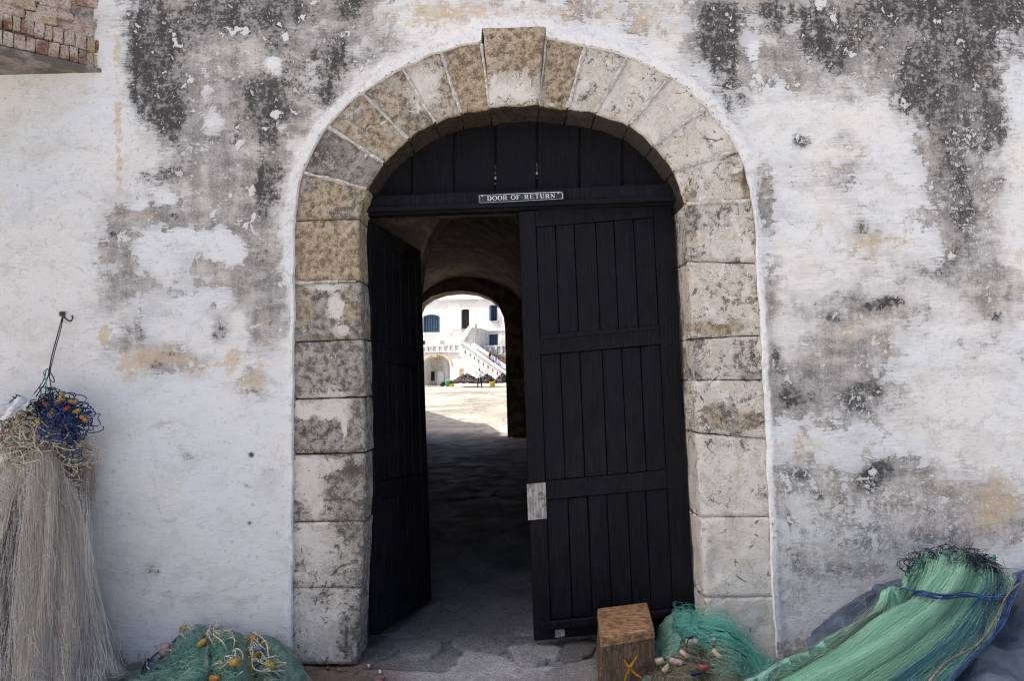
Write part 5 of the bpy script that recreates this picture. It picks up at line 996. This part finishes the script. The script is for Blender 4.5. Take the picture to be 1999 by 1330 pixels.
combed(pD, 2200, 11, .0007, (.36, .70, .48), (.60, .86, .68), ND, .007, 46, ur=(.35, .72), wav=.008, name='ridge_highlight_netting')  # paler twine paints a highlight along the ridge
combed(pD, 800, 11, .0008, (.30, .33, .25), (.46, .50, .40), ND, .024, 47, ur=(0, .25), vr=(.35, 1), wav=.03, name='frayed_edge')
combed(pD, 330, 11, .0008, (.05, .14, .22), (.09, .26, .34), ND, .014, 48, ur=(.78, 1), vr=(.1, 1), name='blue_netting')
curly(pD, 1300, 14, .026, .0007, (.20, .50, .34), (.44, .74, .56), ND, .010, 57, name='stray_netting', turn=.35, bias=math.pi/2)
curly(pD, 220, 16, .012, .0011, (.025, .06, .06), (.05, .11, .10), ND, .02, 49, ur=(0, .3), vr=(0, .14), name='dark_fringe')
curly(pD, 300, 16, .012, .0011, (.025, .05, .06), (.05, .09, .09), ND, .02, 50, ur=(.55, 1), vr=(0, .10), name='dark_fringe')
loops(at(1838, 1078, -.19), .05, .012, .02, 16, M['rope_navy'], .002, ND, 51, 'cord_loop', (.012, .035), .2)
loops(at(1780, 1104, -.15), .02, .02, .02, 12, M['rope_navy'], .0018, ND, 52, 'cord_loop', (.015, .04), .3)
loops(at(1905, 1098, -.22), .04, .02, .03, 30, M['rope_navy'], .0026, ND, 53, 'cord_loop', (.01, .028), .3)
def bundle(pts, n, spread, rad, mat, pa, h=.062, seed=0, name='rope_strand'):
    r_ = random.Random(seed)
    for k in range(n):
        rope(name, [pa.on(x+r_.uniform(-spread, spread), y+r_.uniform(-spread, spread)*.8, h+r_.uniform(-.008, .012)) for x, y in pts], rad, mat, ND, 6, 5)
bundle([(1742,1156),(1765,1168),(1795,1180),(1830,1184),(1870,1176),(1915,1178),(1950,1172),(1968,1152),(1975,1130)], 9, 4.5, .0032, M['rope_blue'], pD, seed=1)
bundle([(1955,1172),(1935,1210),(1910,1245),(1885,1278),(1855,1312),(1830,1338)], 6, 5, .0028, M['rope_blue'], pD, seed=2)
bundle([(1935,1120),(1930,1150),(1915,1180),(1900,1215),(1885,1250)], 4, 6, .002, M['rope_navy'], pD, seed=3)
rope('tail_cord', [at(1918,1104,-.22), at(1932,1100,-.23), at(1938,1092,-.23), at(1942,1084,-.23)], .006, M['rope_green'], ND, 5)
BR = empty('brown_rope', at(1930, 1220, -.55)*[1, 1, 0], 'thin brown rope trailing down the edge of the big green net', 'rope')
rope('strand', [pT.on(2060, 1130, .05)]+[at(x, y, Y) for x, y, Y in ((1999,1138,-.40),(1978,1150,-.45),(1962,1170,-.50),(1950,1196,-.56),(1930,1232,-.62),(1905,1262,-.68),(1870,1280,-.74),(1845,1296,-.80),(1815,1330,-.88),(1800,1350,-.92))], .0042, M['rope_brown'], BR, 8)
rope('strand', [at(x, y, Y) for x, y, Y in ((1915,1098,-.25),(1945,1108,-.32),(1968,1128,-.40),(1976,1150,-.46))], .003, M['rope_brown'], BR, 8)

# wooden stool
zt = .275
STL = empty('wooden_stool', atz(1225, 1210, zt)*[1, 1, 0], 'small tapered brown wooden box stool with an orange painted cross', 'stool')
tb = [atz(1166.5, 1188.6, zt), atz(1262.8, 1176.5, zt), atz(1277.5, 1227, zt), atz(1173, 1245, zt)]
tq0 = np.array([tb[3], tb[2], tb[1], tb[0]]); tc = tq0.mean(0)          # front-left, front-right, back-right, back-left
def stq(z, k, dx=0.0): q = tc+(tq0-tc)*k; q[:, 2] = z; return q
prism('top_board', stq(zt-.056, 1.02), stq(zt, 1.0), M['stooltop'], STL, .007)
tq, bq = stq(zt-.057, .985), stq(-.02, 1.14); uy = nrm((tq[3]+tq[2]-tq[0]-tq[1])*[1, 1, 0]); ux = nrm((tq[1]-tq[0])*[1, 1, 0])
def panel(name, ct, cb, th, inward):
    f = np.array([ct[0], ct[1], cb[1], cb[0]]); return prism(name, f, f+np.array(inward)*th, M['stoolbody'], STL, .003)
panel('front_panel', (tq[0], tq[1]), (bq[0], bq[1]), .022, uy); panel('back_panel', (tq[3], tq[2]), (bq[3], bq[2]), .022, -uy)
def sl_(a, b, t): return a+(b-a)*t
panel('side_panel', (sl_(tq[0], tq[3], .13), sl_(tq[0], tq[3], .87)), (sl_(bq[0], bq[3], .12), sl_(bq[0], bq[3], .88)), .02, ux); panel('side_panel', (sl_(tq[1], tq[2], .13), sl_(tq[1], tq[2], .87)), (sl_(bq[1], bq[2], .12), sl_(bq[1], bq[2], .88)), .02, -ux)
fpl = bil([tq[0]-uy*.0, tq[1], bq[1], bq[0]])
def stroke(pts, name='painted_stroke'):
    P = np.array([fpl(u, v, .0022) for u, v, _ in pts]); d = np.gradient(P, axis=0); d /= np.linalg.norm(d, axis=1)[:, None]; s = np.cross(d, nrm(fpl(0, 0, 1)-fpl(0, 0, 0))); wv = np.array([w_ for *_, w_ in pts])[:, None]/2
    o = mesh(name, np.vstack([P-s*wv, P+s*wv]), grid_faces(2, len(P)), M['orange']); par(o, STL)
stroke([(.66,.26,.006),(.58,.36,.014),(.50,.50,.015),(.44,.62,.014),(.38,.80,.007)]); stroke([(.40,.30,.007),(.46,.42,.012),(.54,.55,.014),(.62,.66,.013),(.70,.74,.006)])
# litter by the jamb foot
for k, (x, y, c) in enumerate(((742,1312,(.6,.6,.58)),(748,1322,(.35,.1,.08)),(720,1300,(.6,.6,.58)),(662,1306,(.30,.28,.10)),(640,1304,(.3,.08,.06)))):
    q = atz(x, y, .02); q[2] = ground_z(q[0], q[1])+.012; e = empty('litter_scrap', q, ('white paper scrap nearest the door on the brown ground', 'red plastic scrap on the brown ground', 'white paper scrap against the left stone jamb', 'olive scrap at the foot of the left jamb', 'dark red scrap at the foot of the left jamb')[k], 'litter', 'scraps on the ground'); flt(q, .03, .018, .3*k, 1.2, c, e, 1, 'scrap')
